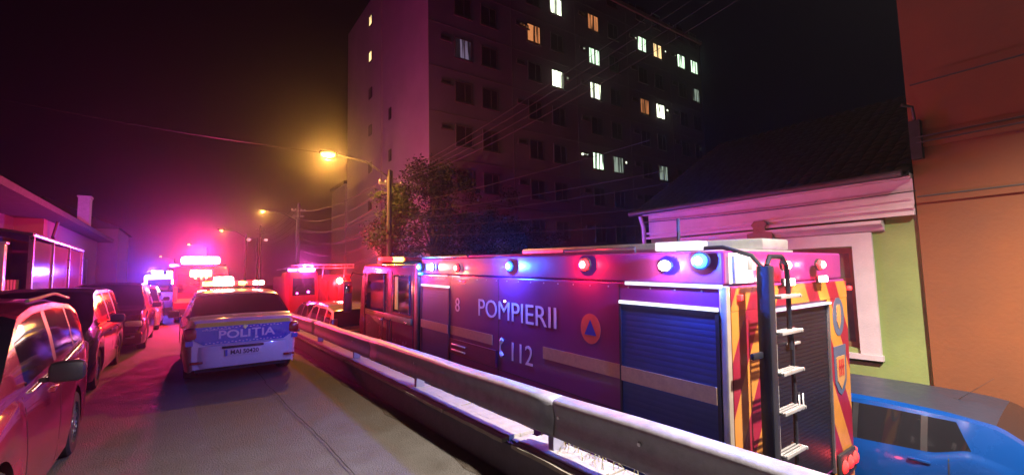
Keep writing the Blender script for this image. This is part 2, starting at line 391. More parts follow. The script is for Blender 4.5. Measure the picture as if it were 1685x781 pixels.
sur = [(2.30, 2.56, .36, 2.02), (5.13, 5.37, .36, 2.02)]
for y0, y1, z0, z1 in sur: mb.box(HX - .05, HX + .1, y0, y1, z0, z1)
mb.box(HX - .05, HX + .1, 2.30, 5.37, 2.02, 2.22); mb.build('window_surround', TRIM, hs, True)
mb = MB(); mb.prism([(0, 0), (-.06, .02), (-.09, .07), (-.16, .11), (-.16, .16), (0, .17)], 0, 1, Matrix.Translation((HX, 2.14, 2.22)) @ Matrix.Diagonal((1, 3.44, 1, 1))); mb.build('window_hood', TRIM, hs, True)
mb = MB(); mb.box(HX - .08, HX, 2.28, 5.39, .28, .36); mb.build('sill', TRIM, hs, True)
wd = MB()
for y in (2.56, 3.86, 5.02): wd.box(HX + .12, HX + .2, y, y + (.1 if y != 3.86 else .12), .43, 2.0)
for z in (.43, 1.44, 1.92): wd.box(HX + .13, HX + .195, 2.66, 5.02, z, z + .08)
wf = wd.build('window', WOOD, hs, True)
for y0, y1 in ((2.66, 3.86), (3.98, 5.02)):
    for z0, z1 in ((.51, 1.44), (1.52, 1.92)):
        g = MB(); g.box(HX + .15, HX + .165, y0, y1, z0, z1); p = g.build('pane', mat('house_pane', (.07, .085, .06), .4, var=.4, nscale=5), wf); 
        for v in p.data.vertices: v.co = hs.matrix_basis.inverted() @ v.co
mb = MB(); mb.prism([(-.22, 0), (.22, 0), (.22, .12), (.11, .14), (.1, .22), (.14, .27), (.08, .34), (-.08, .34), (-.14, .27), (-.1, .22), (-.11, .14), (-.22, .12)], -.14, 0, Matrix.Translation((HX - .02, 3.9, 2.22)) @ Matrix.Rotation(-math.pi / 2, 4, 'Z')); mb.build('ornament', mat('brown_stucco', (.22, .13, .08), .85), hs, True)
mb = MB(); vs = []
rx0, rz0, rx1, rz1 = HX - .3, 2.98, HX + 3.6, 5.2
ncol, nrow = 26, 18
for j in range(nrow):   # overlapping tile rows
    t0, t1 = j / nrow, (j + 1.15) / nrow
    for i in range(ncol):
        y0 = HY0 + (HY1 + .3 - HY0) * i / ncol; y1 = HY0 + (HY1 + .3 - HY0) * (i + .93) / ncol
        xa, za, xb, zb = rx0 + (rx1 - rx0) * t0, rz0 + (rz1 - rz0) * t0 + .05, rx0 + (rx1 - rx0) * t1, rz0 + (rz1 - rz0) * t1 + .02
        ym = (y0 + y1) / 2
        mb.add([(xa, y0, za), (xa, ym, za + .03), (xa, y1, za), (xb, y0, zb), (xb, ym, zb + .03), (xb, y1, zb)], [(0, 1, 4, 3), (1, 2, 5, 4)], True)
rf = tag(mb.build('roof_tiles', TILE, hs, True), kind='stuff')
mb = MB(); mb.prism([(rx0, rz0), (rx1, rz1), (rx1 + 3, rz0)], HY0 + .01, HY1 + .28); mb.build('roof', TILE, hs, True)
mb = MB(); mb.tube([(HX - .34, HY0 + .05, 3.0), (HX - .34, HY1 + .3, 3.0)], .055, 10); mb.build('gutter_pipe', mat('dark_tin', (.07, .05, .06), .5, .4), hs, True)
mb = MB(); mb.tube([(HX - .2, HY1 + .12, 2.95), (HX - .12, HY1 + .1, 2.7), (HX - .1, HY1 + .1, -1.1)], .045, 8); mb.build('downpipe', mat('pale_tin', (.4, .38, .4), .5, .3), hs, True)
# orange building
ob = empty('orange_building', (8.45, -2, -1.3), 'tall orange rendered building wall at the right edge of the street', 'building')
ORG = mat('orange_render', (.17, .055, .018), .9, var=.2, nscale=.8, bump=.2, bscale=22)
mb = MB(); mb.box(8.42, 16, -9, 1.74, -1.5, 12.5); mb.build('wall', ORG, ob, True)
mb = MB(); mb.box(8.385, 8.42, -9, 1.735, 3.36, 3.50); mb.build('string_course', ORG, ob, True)
mb = MB(); mb.box(8.1, 16.2, -9.2, 1.9, 12.5, 12.8); mb.build('roof', TILE, ob, True)
# service bracket at the corner
mb = MB(); mb.box(8.3, 8.42, 1.6, 1.72, 3.2, 3.75); mb.tube([(8.36, 1.66, 3.75), (8.3, 1.66, 3.95), (8.2, 1.75, 3.98)], .02, 6)
tag(mb.build('cable_bracket', BLACK), 'dark cable bracket fixed where the orange wall meets the green house roof', 'bracket')

# ------------------------------------------------------------------ vehicles: generic car loft
def interp(pts, y):
    if y <= pts[0][0]: return pts[0][1]
    for (a, za), (b, zb) in zip(pts[:-1], pts[1:]):
        if y <= b:
            t = (y - a) / (b - a); t = t * t * (3 - 2 * t) if False else t
            return za + (zb - za) * t
    return pts[-1][1]
def smooth_prof(pts, y, r=.07):
    return sum(interp(pts, y + r * k / 3) * wgt for k, wgt in ((-3, 1), (-2, 2), (-1, 3), (0, 4), (1, 3), (2, 2), (3, 1))) / 16
def wheel(parent, loc, side, r=.31, wdt=.2):
    M = xf(loc, 0, 0, math.pi / 2)
    mb = MB(); h = wdt / 2
    mb.lathe([(r * .62, -h * .8), (r * .66, -h), (r * .93, -h), (r, -h * .75), (r, h * .75), (r * .93, h), (r * .66, h), (r * .62, h * .8)], 28, M)
    t = mb.build('wheel', RUBBER, parent)
    mb = MB(); s = side
    mb.lathe([(r * .64, s * h * .9), (r * .6, s * h * .55), (r * .2, s * h * .5), (0.0, s * h * .55)], 24, M)
    for k in range(7):
        a = k * 2 * math.pi / 7; mb.box(.05, r * .61, -.022, .022, s * h * .5, s * h * .86, M @ Matrix.Rotation(a, 4, 'Z'))
    mb.lathe([(0, s * h * .95), (.06, s * h * .92), (.07, s * h * .5)], 12, M)
    rim = mb.build('rim', RIM, t)
    return t
def car_body(root, L, W, paint, top, belt, roofz, axles, sidewin, wsh, rwin, nose=.5, zl0=.2, wr=.31, tumble=.2, tail=.35, glass=GLASS, roofskin=None):
    """loft along local +y (rear at y=0, nose at y=L)."""
    hw = W / 2; ys = [0.0, .006, .02, .045, .08, .12]
    y = .17
    while y < L - .17: ys.append(y); y += .055
    ys += [L - .16, L - .12, L - .08, L - .045, L - .02, L - .006, L]
    fr = [0, .22, .5, .8, .94, 1.0]
    rings = []
    for y in ys:
        e0 = max(0, 1 - y / tail); e1 = max(0, 1 - (L - y) / nose)
        w_ = hw * (1 - .10 * e0 ** 2.2 - .16 * e1 ** 2.2 - .05 * (1 if y < .006 else 0))
        d = min(y, L - y); edge = max(0, 1 - d / .1)
        w_ -= .03 * edge ** 2
        zt = smooth_prof(top, y) - .03 * edge ** 2.5
        zb = min(smooth_prof(belt, y), zt - .025)
        zl = zl0 + .05 * edge ** 2
        for ya in axles:
            dd = abs(y - ya); ra = wr + .06
            if dd < ra: zl = max(zl, wr + math.sqrt(ra * ra - dd * dd) * .97)
        t = max(0, min(1, (zt - zb - .03) / (roofz - smooth_prof(belt, L * .45) - .03)))
        ring = []
        sw = [.965, .995, 1.0, .985, .965, .945]
        for f, s_ in zip(fr, sw): ring.append((w_ * s_, y, zl + (zb - zl) * f))
        bw, bz = ring[-1][0], ring[-1][2]
        rw, rz = bw * (1 - tumble * t), max(bz + .004, zt - .05 * t - .012)
        for g in (.07, .5, .9, 1.0):
            ring.append((bw + (rw - bw) * g + .012 * math.sin(math.pi * g) * t, y, bz + (rz - bz) * g))
        ring += [(rw * .9, y, rz + (zt - rz) * .55), (rw * .5, y, zt - .005), (0, y, zt)]
        rings.append(ring)
    NR = len(rings[0])
    groups = {'body': []}; vs = []; 
    for ring in rings:
        for (x, y, z) in ring: vs.append((x, y, z))
        for (x, y, z) in ring: vs.append((-x, y, z))
    def idx(i, j, side): return i * 2 * NR + j + (NR if side < 0 else 0)
    for i in range(len(ys) - 1):
        ym = (ys[i] + ys[i + 1]) / 2
        for j in range(NR - 1):
            for side in (1, -1):
                g = 'body'; diag = False
                if j in (6, 7):
                    for k, (a, b) in enumerate(sidewin):
                        if k and sidewin[k - 1][1] <= ym <= a and a - sidewin[k - 1][1] < .13: g = ('pillar_trim', k, side)
                        if k == 0 and a < ym < b:
                            c_ = sum(1 for q in range(i) if a < (ys[q] + ys[q + 1]) / 2 < b)
                            if j == 7 and c_ == 0: continue
                            if (j == 6 and c_ == 0) or (j == 7 and c_ == 1): diag = True
                        if a < ym < b and rings[i][9][2] - rings[i][5][2] > .09: g = ('side_window', k, side)
                if j in ((10, 11) if roofskin else (9, 10, 11)):
                    if wsh[0] < ym < wsh[1]: g = ('windshield', 0, 0)
                    if rwin[0] < ym < rwin[1]: g = ('rear_window', 0, 0)
                    if roofskin and roofskin[0] < ym < roofskin[1]: g = ('roof_panel', 0, 0)
                if diag and g != 'body':
                    groups.setdefault(g, []).append((idx(i, j, side), idx(i + 1, j, side), idx(i + 1, j + 1, side)))
                    groups['body'].append((idx(i, j, side), idx(i + 1, j + 1, side), idx(i, j + 1, side))); continue
                groups.setdefault(g, []).append((idx(i, j, side), idx(i + 1, j, side), idx(i + 1, j + 1, side), idx(i, j + 1, side)))
    for i in (0, len(ys) - 1):
        for j in range(NR - 1): groups['body'].append((idx(i, j, 1), idx(i, j + 1, 1), idx(i, j + 1, -1), idx(i, j, -1)))
    objs = {}
    for g, fs in groups.items():
        used = sorted({k for f in fs for k in f}); mp = {k: n for n, k in enumerate(used)}
        mb = MB(); mb.add([vs[k] for k in used], [tuple(mp[k] for k in f) for f in fs], True)
        nm = 'body' if g == 'body' else g[0]
        me_ = mb
        o = me_.build(nm, paint if g == 'body' else BLACK if nm == 'pillar_trim' else glass, root)
        b = bmesh.new(); b.from_mesh(o.data); bmesh.ops.remove_doubles(b, verts=b.verts[:], dist=1e-5); bmesh.ops.recalc_face_normals(b, faces=b.faces[:]); b.to_mesh(o.data); b.free()
        o.data.set_sharp_from_angle(angle=math.radians(38))
        objs[g if g == 'body' else nm] = o
    mb = MB(); mb.box(-hw * .8, hw * .8, .15, L - .2, .17, .6); mb.build('underbody', BLACK, root)
    for ya in axles:
        for s_ in (1, -1): wheel(root, (s_ * (hw - .13), ya, wr), s_, wr)
    def surf(y, f, side=1):    # point on flank
        i = min(range(len(ys)), key=lambda k: abs(ys[k] - y)); r = rings[i]
        p0, p1 = r[0], r[5]; z = p0[2] + (p1[2] - p0[2]) * f
        for a, b in zip(r[:5], r[1:6]):
            if a[2] <= z <= b[2]: t = (z - a[2]) / max(1e-6, b[2] - a[2]); return Vector((side * (a[0] + (b[0] - a[0]) * t), ys[i], z))
        return Vector((side * p1[0], ys[i], z))
    # black window seals and door lines
    return objs, rings, ys, surf
def mirror(root, y, hw, z, m, side):
    mb = MB(); mb.rbox(side * (hw - .02), side * (hw + .06), y - .03, y + .03, z - .04, z - .01, .01)
    a = sorted((side * (hw + .03), side * (hw + .23)))
    mb.rbox(a[0], a[1], y - .05, y + .07, z - .05, z + .1, .04)
    return mb.build('wing_mirror', m, root)
def door_lines(root, ys_, surf, z0=.3, z1=.97):
    for side in (1, -1):
        for y in ys_:
            mb = MB(); vs = []
            for k in range(9):
                p = surf(y, .04 + .94 * k / 8, side); vs += [p + Vector((side * .002, -.006, 0)), p + Vector((side * .002, .006, 0))]
            mb.add(vs, [(2 * k, 2 * k + 1, 2 * k + 3, 2 * k + 2) for k in range(8)]); mb.build('door_gap', BLACK, root)
def handles(root, ys_, surf, m, f=.82):
    for side in (1, -1):
        for y in ys_:
            p = surf(y, f, side); mb = MB(); mb.rbox(p.x - .012, p.x + .022 * side if side > 0 else p.x + .012, y - .09, y + .09, p.z - .015, p.z + .015, .008) if side > 0 else mb.rbox(p.x - .022, p.x + .012, y - .09, y + .09, p.z - .015, p.z + .015, .008)
            mb.build('door_handle', m, root)

# ---- police car (rear towards the camera)
police = empty('police_car', (.83, 9.15, 0), 'white and blue police saloon with lit roof bar seen from behind on the road', 'police car', rot=(0, 0, math.radians(1.5)))
L, W = 4.35, 1.74
PAINTW = mat('police_white', (.72, .72, .72), .25, coat=.8, var=.03)
PBLUE = mat('police_blue', (.03, .09, .5), .3, coat=.6, var=.05); PYEL = mat('police_yellow', (.65, .62, .03), .35, var=.05)
top = [(0, 1.0), (.08, 1.06), (.42, 1.09), (1.05, 1.49), (1.5, 1.535), (2.4, 1.535), (2.75, 1.49), (3.42, 1.02), (4.0, .93), (4.3, .78), (4.35, .6)]
belt = [(0, .93), (1, .96), (3.3, .92), (4.2, .75), (4.35, .6)]
objs, rings, ys, surf = car_body(police, L, W, PAINTW, top, belt, 1.535, (.82, 3.45), [(.98, 1.72), (1.8, 2.72)], (2.78, 3.36), (.46, 1.02), tail=.5)
door_lines(police, (1.0, 1.76, 2.85), surf); handles(police, (1.15, 1.95), surf, PAINTW)
for s in (1, -1): mirror(police, 2.75, .86, 1.0, PAINTW, s)
# rear bumper bulge
def bumper(root, L_, W_, y0, m, z0, z1, sgn=-1, proud=.09, name='rear_bumper'):
    mb = MB(); n = 16; prof_ = [(.0, z0), (.7, z0 + .02), (1.0, z0 + .1), (1.0, z1 - .12), (.85, z1 - .03), (.0, z1)]
    vs = []
    for k in range(n + 1):
        t = -1 + 2 * k / n; x = t * W_ / 2; cv = (1 - abs(t) ** 5)
        back = proud * cv
        for f, z in prof_: vs.append((x * (.985 if f > .8 else .97), y0 + sgn * (back * f) - sgn * (.30 * abs(t) ** 9), z))
    m_ = len(prof_)
    fs = [(k * m_ + i, k * m_ + i + 1, (k + 1) * m_ + i + 1, (k + 1) * m_ + i) for k in range(n) for i in range(m_ - 1)]
    mb.add(vs, fs, True); return mb.build(name, m, root)
bumper(police, L, 1.74, .02, PAINTW, .24, .64)
mb = MB(); mb.prism([(-.6, .64), (.6, .64), (.72, .72), (.72, .93), (-.72, .93), (-.72, .72)], -.012, .03); mb.build('blue_panel', PBLUE, police)
mb = MB(); mb.prism([(-.72, .935), (.72, .935), (.70, 1.0), (-.70, 1.0)], -.012, .04); mb.build('yellow_band', PYEL, police)
mb = MB(); mb.box(-.84, -.74, -.01, .05, .64, .72); mb.box(.74, .84, -.01, .05, .64, .72); mb.build('blue_band', PBLUE, police)
mb = MB()
for row, zz in ((0, .905), (1, .665)):
    for k in range(22):
        x = -.56 + k * 1.12 / 21
        mb.box(x - .014, x + .014, -.0155, -.012, zz - .012 + .012 * (k % 2), zz + .012 * (k % 2))
mb.build('chequer_marks', LETTER, police)
RX = Matrix.Rotation(math.pi / 2, 4, 'X')
text('lettering', 'POLIŢIA', .185, LETTER, police, Matrix.Translation((.03, -.016, .785)) @ RX, .003, .004, 1.28)
text('web_address', 'www.politiaromana.ro', .045, LETTER, police, Matrix.Translation((-.42, -.016, .885)) @ RX, .001)
mb = MB(); mb.prism([(0, .86), (.03, .9), (.03, .94), (0, .925), (-.03, .94), (-.03, .9)], -.02, -.012); mb.build('badge', mat('badge_silver', (.6, .6, .5), .2, .8), police)
for s in (1, -1):
    mb = MB(); a, b = sorted((s * .68, s * .865)); mb.rbox(a, b, -.022, .16, .735, .93, .04); mb.build('tail_light', RED_OFF, police)
    mb = MB(); a, b = sorted((s * .6, s * .78)); mb.rbox(a, b, -.078, -.02, .345, .385, .012); mb.build('reflector', RED_OFF, police)
mb = MB(); mb.rbox(-.3, .24, -.092, -.06, .435, .545, .006); pl = mb.build('number_plate', PLATE, police)
mb = MB(); mb.box(-.295, -.262, -.0945, -.092, .44, .54); mb.build('plate_strip', PBLUE, pl)
text('plate_lettering', 'MAI 50420', .1, DKLET, pl, Matrix.Translation((-.01, -.0945, .49)) @ RX, .001, .002, .95)
mb = MB(); mb.rbox(-.34, .28, -.085, -.02, .56, .60, .01); mb.build('plate_recess', BLACK, police)
# roof bar
mb = MB(); mb.rbox(-.56, .56, 1.75, 2.05, 1.56, 1.6, .015); lb = mb.build('light_bar', BLACK, police)
for s in (1, -1): mb = MB(); mb.box(s * .45 - .03, s * .45 + .03, 1.82, 1.98, 1.52, 1.565); mb.build('bar_foot', BLACK, lb)
segsb = [(-.55, -.36, E_AMBER), (-.36, -.02, CORE), (-.02, .08, E_RED), (.08, .2, E_AMBER), (.22, .34, E_RED), (.34, .44, HOT_R), (.45, .55, HOT_R)]
for a, b, m in segsb:
    mb = MB(); h = 1.78 if m is CORE else 1.69; mb.rbox(a + .004, b - .004, 1.77, 2.03, 1.60, h, .03); mb.build('beacon', m, lb)  # core segment made taller to imitate the lamp's bloom

bulb('bulb', (-.2, 1.7, 1.78), (1, .3, .05), 40, police, .04)
bulb('bulb', (.48, 1.7, 1.74), (1, .05, .05), 25, police, .04)
bulb('bulb', (-.2, 2.2, 1.78), (1, .1, .03), 120, police, .04)

# ---- red car (left foreground, facing away)
REDP = mat('red_car_paint', (.4, .025, .05), .22, coat=1, var=.02, rvar=0)
red = empty('red_car', (-1.74, 7.12, 0), 'red hatchback with a black wing mirror parked nearest on the left', 'car', 'cars parked along the left kerb', rot=(0, 0, math.pi + .015))
top = [(0, .98), (.06, 1.12), (.3, 1.4), (.62, 1.545), (1.3, 1.6), (2.0, 1.59), (2.4, 1.53), (3.2, 1.05), (3.8, .92), (4.0, .7), (4.05, .55)]
belt = [(0, .98), (.3, 1.12), (1, 1.06), (3.1, .96), (3.9, .78), (4.05, .55)]
objs, rings, ys, surf = car_body(red, 4.05, 1.74, REDP, top, belt, 1.6, (.74, 3.2), [(.26, .86), (.92, 1.68), (1.76, 2.62)], (2.42, 3.16), (.08, .5), tumble=.15, tail=.45)
door_lines(red, (.9, 1.72, 2.75), surf); handles(red, (1.05, 1.95), surf, REDP)
mirror(red, 2.46, .87, 1.04, BLACK, 1); mirror(red, 2.46, .87, 1.04, BLACK, -1)
for s in (1, -1):
    mb = MB(); a, b = sorted((s * .66, s * .83)); mb.rbox(a, b, -.02, .16, .72, 1.05, .04); mb.build('tail_light', RED_OFF, red)
    mb = MB(); mb.tube([(s * .73, .7, 1.56), (s * .735, 1.4, 1.62), (s * .72, 2.2, 1.58)], .014, 6); mb.build('roof_rail', CHROME, red)
    mb = MB(); vs = [surf(y, .96, s) + Vector((s * .004, 0, .01)) for y in (.5, .9, 1.3, 1.7, 2.1, 2.6)]; mb.tube(vs, .008, 6); mb.build('window_trim', CHROME, red)
mb = MB(); mb.rbox(-.75, .75, -.06, .1, .25, .55, .05); mb.build('rear_bumper', REDP, red)

# ---- dark cars facing the camera
def facing_car(loc, label, paint, h, W_, L_, boxy, rz=0, lamps=True):
    c = empty('parked_car', loc, label, 'car', 'cars parked along the left kerb', rot=(0, 0, math.pi + rz))
    if boxy: top = [(0, .95), (.06, 1.3), (.3, h - .04), (1.0, h), (2.4, h), (2.8, h - .06), (3.55, 1.12), (L_ - .25, 1.0), (L_ - .05, .8), (L_, .6)]
    else: top = [(0, .9), (.1, 1.1), (.5, h - .08), (1.3, h), (2.2, h), (2.6, h - .07), (3.4, 1.06), (L_ - .25, .93), (L_ - .05, .75), (L_, .58)]
    belt = [(0, .92), (1, 1.0), (3.3, .98), (L_ - .2, .78), (L_, .58)]
    objs, rings, ys, surf = car_body(c, L_, W_, paint, top, belt, h, (.72, L_ - .85), [(.35, 1.0), (1.08, 1.95), (2.03, 2.95)], (2.62, 3.48) if not boxy else (2.82, 3.5), (.1, .4))
    hw = W_ / 2
    for s in (1, -1):
        mirror(c, 2.75, hw, 1.06, BLACK, s)
        mb = MB(); a, b = sorted((s * (hw - .42), s * (hw - .08))); mb.rbox(a, b, L_ - .32, L_ + .0, .62, .77, .05); hl = mb.build('headlight', mat('headlight_clear', (.5, .5, .52), .1, .3), c)
        mb = MB(); a, b = sorted((s * (hw - .38), s * (hw - .2))); mb.rbox(a, b, L_ + .02, L_ + .05, .36, .43, .02); mb.build('fog_light', CHROME, c)
    mb = MB(); mb.rbox(-hw * .93, hw * .93, L_ - .12, L_ + .04, .2, .52, .06); mb.build('front_bumper', paint, c)
    mb = MB(); 
    for z in (.55, .6, .65, .7): mb.rbox(-.42, .42, L_ - .05, L_ + .025, z, z + .02, .006)
    mb.build('grille', CHROME, c)
    mb = MB(); mb.rbox(-.26, .26, L_ + .04, L_ + .055, .4, .51, .005); mb.build('number_plate', PLATE, c)
    door_lines(c, (1.04, 1.99, 3.0), surf); handles(c, (1.2, 2.15), surf, BLACK)
    return c
facing_car((-2.02, 13.4, 0), 'black people carrier facing the camera, second along the left kerb behind the red one', mat('black_paint', (.02, .02, .025), .22, coat=1), 1.64, 1.78, 4.2, True)
facing_car((-1.72, 18.7, 0), 'dark maroon van-like car third along the left kerb', mat('maroon_paint', (.06, .015, .03), .22, coat=1), 1.72, 1.8, 4.3, True)
facing_car((-1.65, 24.1, 0), 'grey car fourth and farthest along the left kerb', mat('grey_paint', (.25, .24, .26), .25, coat=1), 1.6, 1.74, 4.1, False)

# ---- blue hatchback behind the fire engine
BLUEP = mat('blue_car_paint', (.004, .05, .23), .25, metal=.15, coat=1, var=.02, nscale=3)
ROOFG = mat('dusty_roof', (.02, .026, .045), .4, var=.08)
blue = empty('blue_car', (7.16, .53, -1.26), 'bright blue hatchback parked beside the green house at the right', 'car', rot=(.03, 0, math.radians(2)))
top = [(0, .92), (.05, 1.04), (.22, 1.24), (.42, 1.37), (.8, 1.415), (1.3, 1.43), (2.0, 1.42), (2.4, 1.36), (3.1, 1.0), (3.65, .92), (3.8, .7), (3.85, .55)]
belt = [(0, .85), (.3, 1.0), (.62, 1.08), (.9, .96), (1.5, .92), (3.1, .87), (3.7, .76), (3.85, .55)]
objs, rings, ys, surf = car_body(blue, 3.85, 1.7, BLUEP, top, belt, 1.43, (.68, 3.1), [(.60, .95), (.98, 1.56), (1.62, 2.6)], (2.5, 3.15), (.08, .42), tumble=.2, roofskin=(.43, 2.4))
door_lines(blue, (.8, 1.59, 2.7), surf); handles(blue, (1.0, 1.8), surf, BLUEP, .86)
objs['roof_panel'].data.materials[0] = ROOFG
mb = MB(); mb.tube([(.0, .8, 1.40), (.0, .7, 1.5), (.0, .5, 1.7)], [.006, .003, .002], 6); mb.lathe([(0, 0), (.03, 0), (.02, .03), (0, .035)], 10, Matrix.Translation((0, .82, 1.385))); mb.build('aerial', BLACK, blue)
for s in (1, -1):
    mb = MB(); a, b = sorted((s * .66, s * .83)); mb.rbox(a, b, .0, .2, .7, .98, .04); mb.build('tail_light', RED_OFF, blue)
    mirror(blue, 2.62, .84, 1.04, BLUEP, s)
mb = MB(); mb.rbox(-.3, .3, -.02, .01, .62, .74, .006); mb.build('number_plate', PLATE, blue)
# chrome pillar trims between the side panes
for y in (1.0,):
    pass

# ------------------------------------------------------------------ near fire engine
TX, TY = 3.39, 1.95
truck = empty('fire_engine', (TX, TY, -1.25), 'large red fire engine with rear ladder and lit side lamps behind the guardrail', 'fire engine', rot=(.03, 0, 0))
TW, TL, TH = 2.46, 9.2, 3.1
REDT = mat('fire_engine_red', (.19, .02, .14), .34, coat=.25, var=.03, nscale=2.5)
SHUT = mat('roller_shutter_blue_lit', (.05, .07, .2), .38, metal=.4, var=.1, nscale=3)  # grey aluminium shutters; the blue lamplight is put into the colour
YEL = mat('yellow_reflective', (.5, .34, .16), .4, var=.12, nscale=20)
CHEV = chevron_mat()
YB = 5.66   # end of equipment body
mb = MB(); mb.box(.0, TW, .0, YB, .9, 2.82); mb.box(.12, TW - .12, .05, YB, .45, .9); mb.build('body', REDT, truck, bevel=.015)
mb = MB(); mb.box(.02, TW - .02, .02, YB, 2.824, TH); mb.build('roof_rim', REDT, truck, bevel=.02)
mb = MB(); mb.box(-.008, 0, .95, 4.5, .55, .9); mb.build('side_skirt', REDT, truck)
def shutter(y0, y1, z0, z1):
    mb = MB(); n = 40; h = (z1 - z0) / n
    for k in range(n):
        z = z0 + k * h; mb.add([(-.012, y0, z + .003), (-.012, y1, z + .003), (-.0135, y1, z + h * .5), (-.0135, y0, z + h * .5), (-.012, y1, z + h), (-.012, y0, z + h)], [(0, 1, 2, 3), (3, 2, 4, 5)], True)
    mb.add([(-.011, y0, z0), (-.011, y1, z0), (-.011, y1, z1), (-.011, y0, z1)], [(0, 1, 2, 3)])
    sh = mb.build('roller_shutter', SHUT, truck)
    mb = MB(); mb.box(-.026, -.003, y0 - .02, y1 + .02, z1, z1 + .03); mb.build('led_strip', E_STRIP, truck)
    mb = MB(); mb.box(-.022, -.002, y0 - .03, y0, z0, z1); mb.build('shutter_guide', BLACK, truck); mb = MB(); mb.box(-.022, -.002, y1, y1 + .025, z0, z1); mb.build('shutter_guide', BLACK, truck)
shutter(.08, 1.03, .55, 2.62); shutter(4.56, 5.56, .55, 2.62)
def stripe(y0, y1, x=-.024):
    mb = MB(); mb.box(x, x + .008, y0, y1, 1.90, 2.035); mb.build('yellow_stripe', YEL, truck)
stripe(.08, 1.03, -.030); stripe(1.07, 2.22, -.006); stripe(3.3, 4.5, -.006); stripe(4.56, 5.56, -.030)
# corner post
mb = MB(); mb.rbox(-.012, .05, -.012, .05, .5, 2.82, .012); mb.build('corner_post', mat('corner_alu', (.5, .42, .34), .35, .6), truck)
mb = MB(); mb.box(-.014, .0, .02, .98, 2.80, 2.83); mb.build('side_rail_strip', E_STRIP, truck)
mb = MB(); mb.box(-.012, .0, 4.6, 5.3, 2.80, 2.82); mb.box(-.012, 0, 4.2, 4.45, 2.80, 2.82); mb.build('side_rail_strip', mat('pale_trim', (.6, .6, .65), .3, .5), truck)
# locker recess front of the big red panel
mb = MB(); mb.box(-.02, 0, 3.2, 4.5, 1.62, 1.84); mb.build('locker_flap', mat('dark_red_panel', (.16, .02, .05), .4), truck)
for z in (1.76, 1.68): mb = MB(); mb.rbox(-.04, -.02, 4.0, 4.42, z - .012, z + .012, .008); mb.build('flap_handle', ALU, truck)
for y in (3.15, 1.06, 4.53): mb = MB(); mb.box(-.002, .0, y - .004, y + .004, .95, 2.8); mb.build('panel_gap', BLACK, truck)
mb = MB(); mb.box(-.002, 0, 1.06, 4.53, 1.596, 1.604); mb.build('panel_gap', BLACK, truck)
for k in range(22): mb = MB(); mb.lathe([(0, -.004), (.008, -.003), (.009, 0)], 8, xf((0, .2 + k * .25, 2.775), 0, 0, math.pi / 2)); mb.build('rivet', ALU, truck)
# lettering: text runs towards the rear (local -y), seen from -x
MT = Matrix(((0, 0, -1, 0), (-1, 0, 0, 0), (0, 1, 0, 0), (0, 0, 0, 1)))
def side_text(s, y, z, size, sx=1.0, nm='lettering', bold=.0): return text(nm, s, size, LETTER, truck, Matrix.Translation((-.004, y, z)) @ MT, .002, bold, sx)
side_text('POMPIERII', 2.82, 2.37, .345, 1.12)
side_text('112', 2.66, 1.87, .34, 1.0)
# phone handset
mb = MB(); hp = []
for k in range(11): a = math.radians(110 + 140 * k / 10); hp.append((-.006, 3.36 - .13 * math.cos(a) * -1 - .0, 1.76 + .12 * math.sin(a)))
mb.tube([(-.004, 3.02 + .09 * math.cos((k - 5) / 5 * 1.2), 1.9 + .11 * (k - 5) / 5 ) for k in range(11)], [.03, .032, .026, .014, .012, .012, .012, .014, .026, .032, .03], 8)
mb.build('phone_symbol', LETTER, truck)
side_text('8', 4.28, 2.36, .3, 1.0, 'number')
def disc(rad, rz_, m, nm, M, parent=truck, inner=None, n=32):
    mb = MB(); ring = [M @ Vector((rad * math.cos(2 * math.pi * k / n), rz_ * math.sin(2 * math.pi * k / n), 0)) for k in range(n)]
    ring2 = [M @ Vector((rad * math.cos(2 * math.pi * k / n), rz_ * math.sin(2 * math.pi * k / n), .003)) for k in range(n)]
    mb.add(ring + ring2, [tuple(range(n, 2 * n))] + [(k, (k + 1) % n, (k + 1) % n + n, k + n) for k in range(n)]); return mb.build(nm, m, parent)
ORED = mat('emblem_orange', (.6, .13, .06), .4); BLU = mat('emblem_blue', (.02, .05, .35), .4)
em = disc(.14, .155, ORED, 'emblem', Matrix.Translation((-.002, 1.45, 2.33)) @ MT)
mb = MB(); mb.add([MT @ Vector(v) for v in ((-.085, -.065, 0), (.085, -.065, 0), (0, .095, 0))], [(0, 1, 2)]); mb.v = [(Vector(v) + Vector((-.0075, 1.45, 2.33)))[:] for v in mb.v]; mb.build('emblem_triangle', BLU, em)
# side lamps
def lamp(x, y, z, nx, ny, m, core, col, power, size=(.07, .062), nm='warning_lamp', off=.085, rad=.02):
    """rounded lens on a black bezel facing (nx, ny)"""
    ang = math.atan2(ny, nx) + math.pi / 2; M = xf((x, y, z), ang)
    rnd_ = size[0] < .085; A = M @ Matrix.Diagonal((1, 1, size[1] / size[0], 1)) @ Matrix.Rotation(math.pi / 2, 4, 'X')
    mb = MB()
    if rnd_: mb.lathe([(0, 0), (size[0] * 1.18, 0), (size[0] * 1.18, .022), (size[0] * 1.02, .026)], 24, A)
    else: mb.rbox(-size[0] * 1.12, size[0] * 1.12, -.02, .01, -size[1] * 1.2, size[1] * 1.2, .012, M)
    h = mb.build(nm, BLACK, truck)
    mb = MB()
    if rnd_: mb.lathe([(size[0], .02), (size[0] * .97, .034), (size[0] * .7, .046), (0, .052)], 24, A)
    else: mb.rbox(-size[0], size[0], -.035, -.015, -size[1], size[1], .02, M)
    mb.build('lens', m, h)
    if core is not None: mb = MB(); mb.lathe([(0, -.03), (.022, -.03), (.036, -.018), (.038, 0)], 14, M @ Matrix.Translation((0, -.036, 0)) @ Matrix.Rotation(-math.pi / 2, 4, 'X')); mb.build('reflector_core', core, h)
    if power: bulb('bulb', (x + nx * off, y + ny * off, z), col, power, truck, rad)
    return h
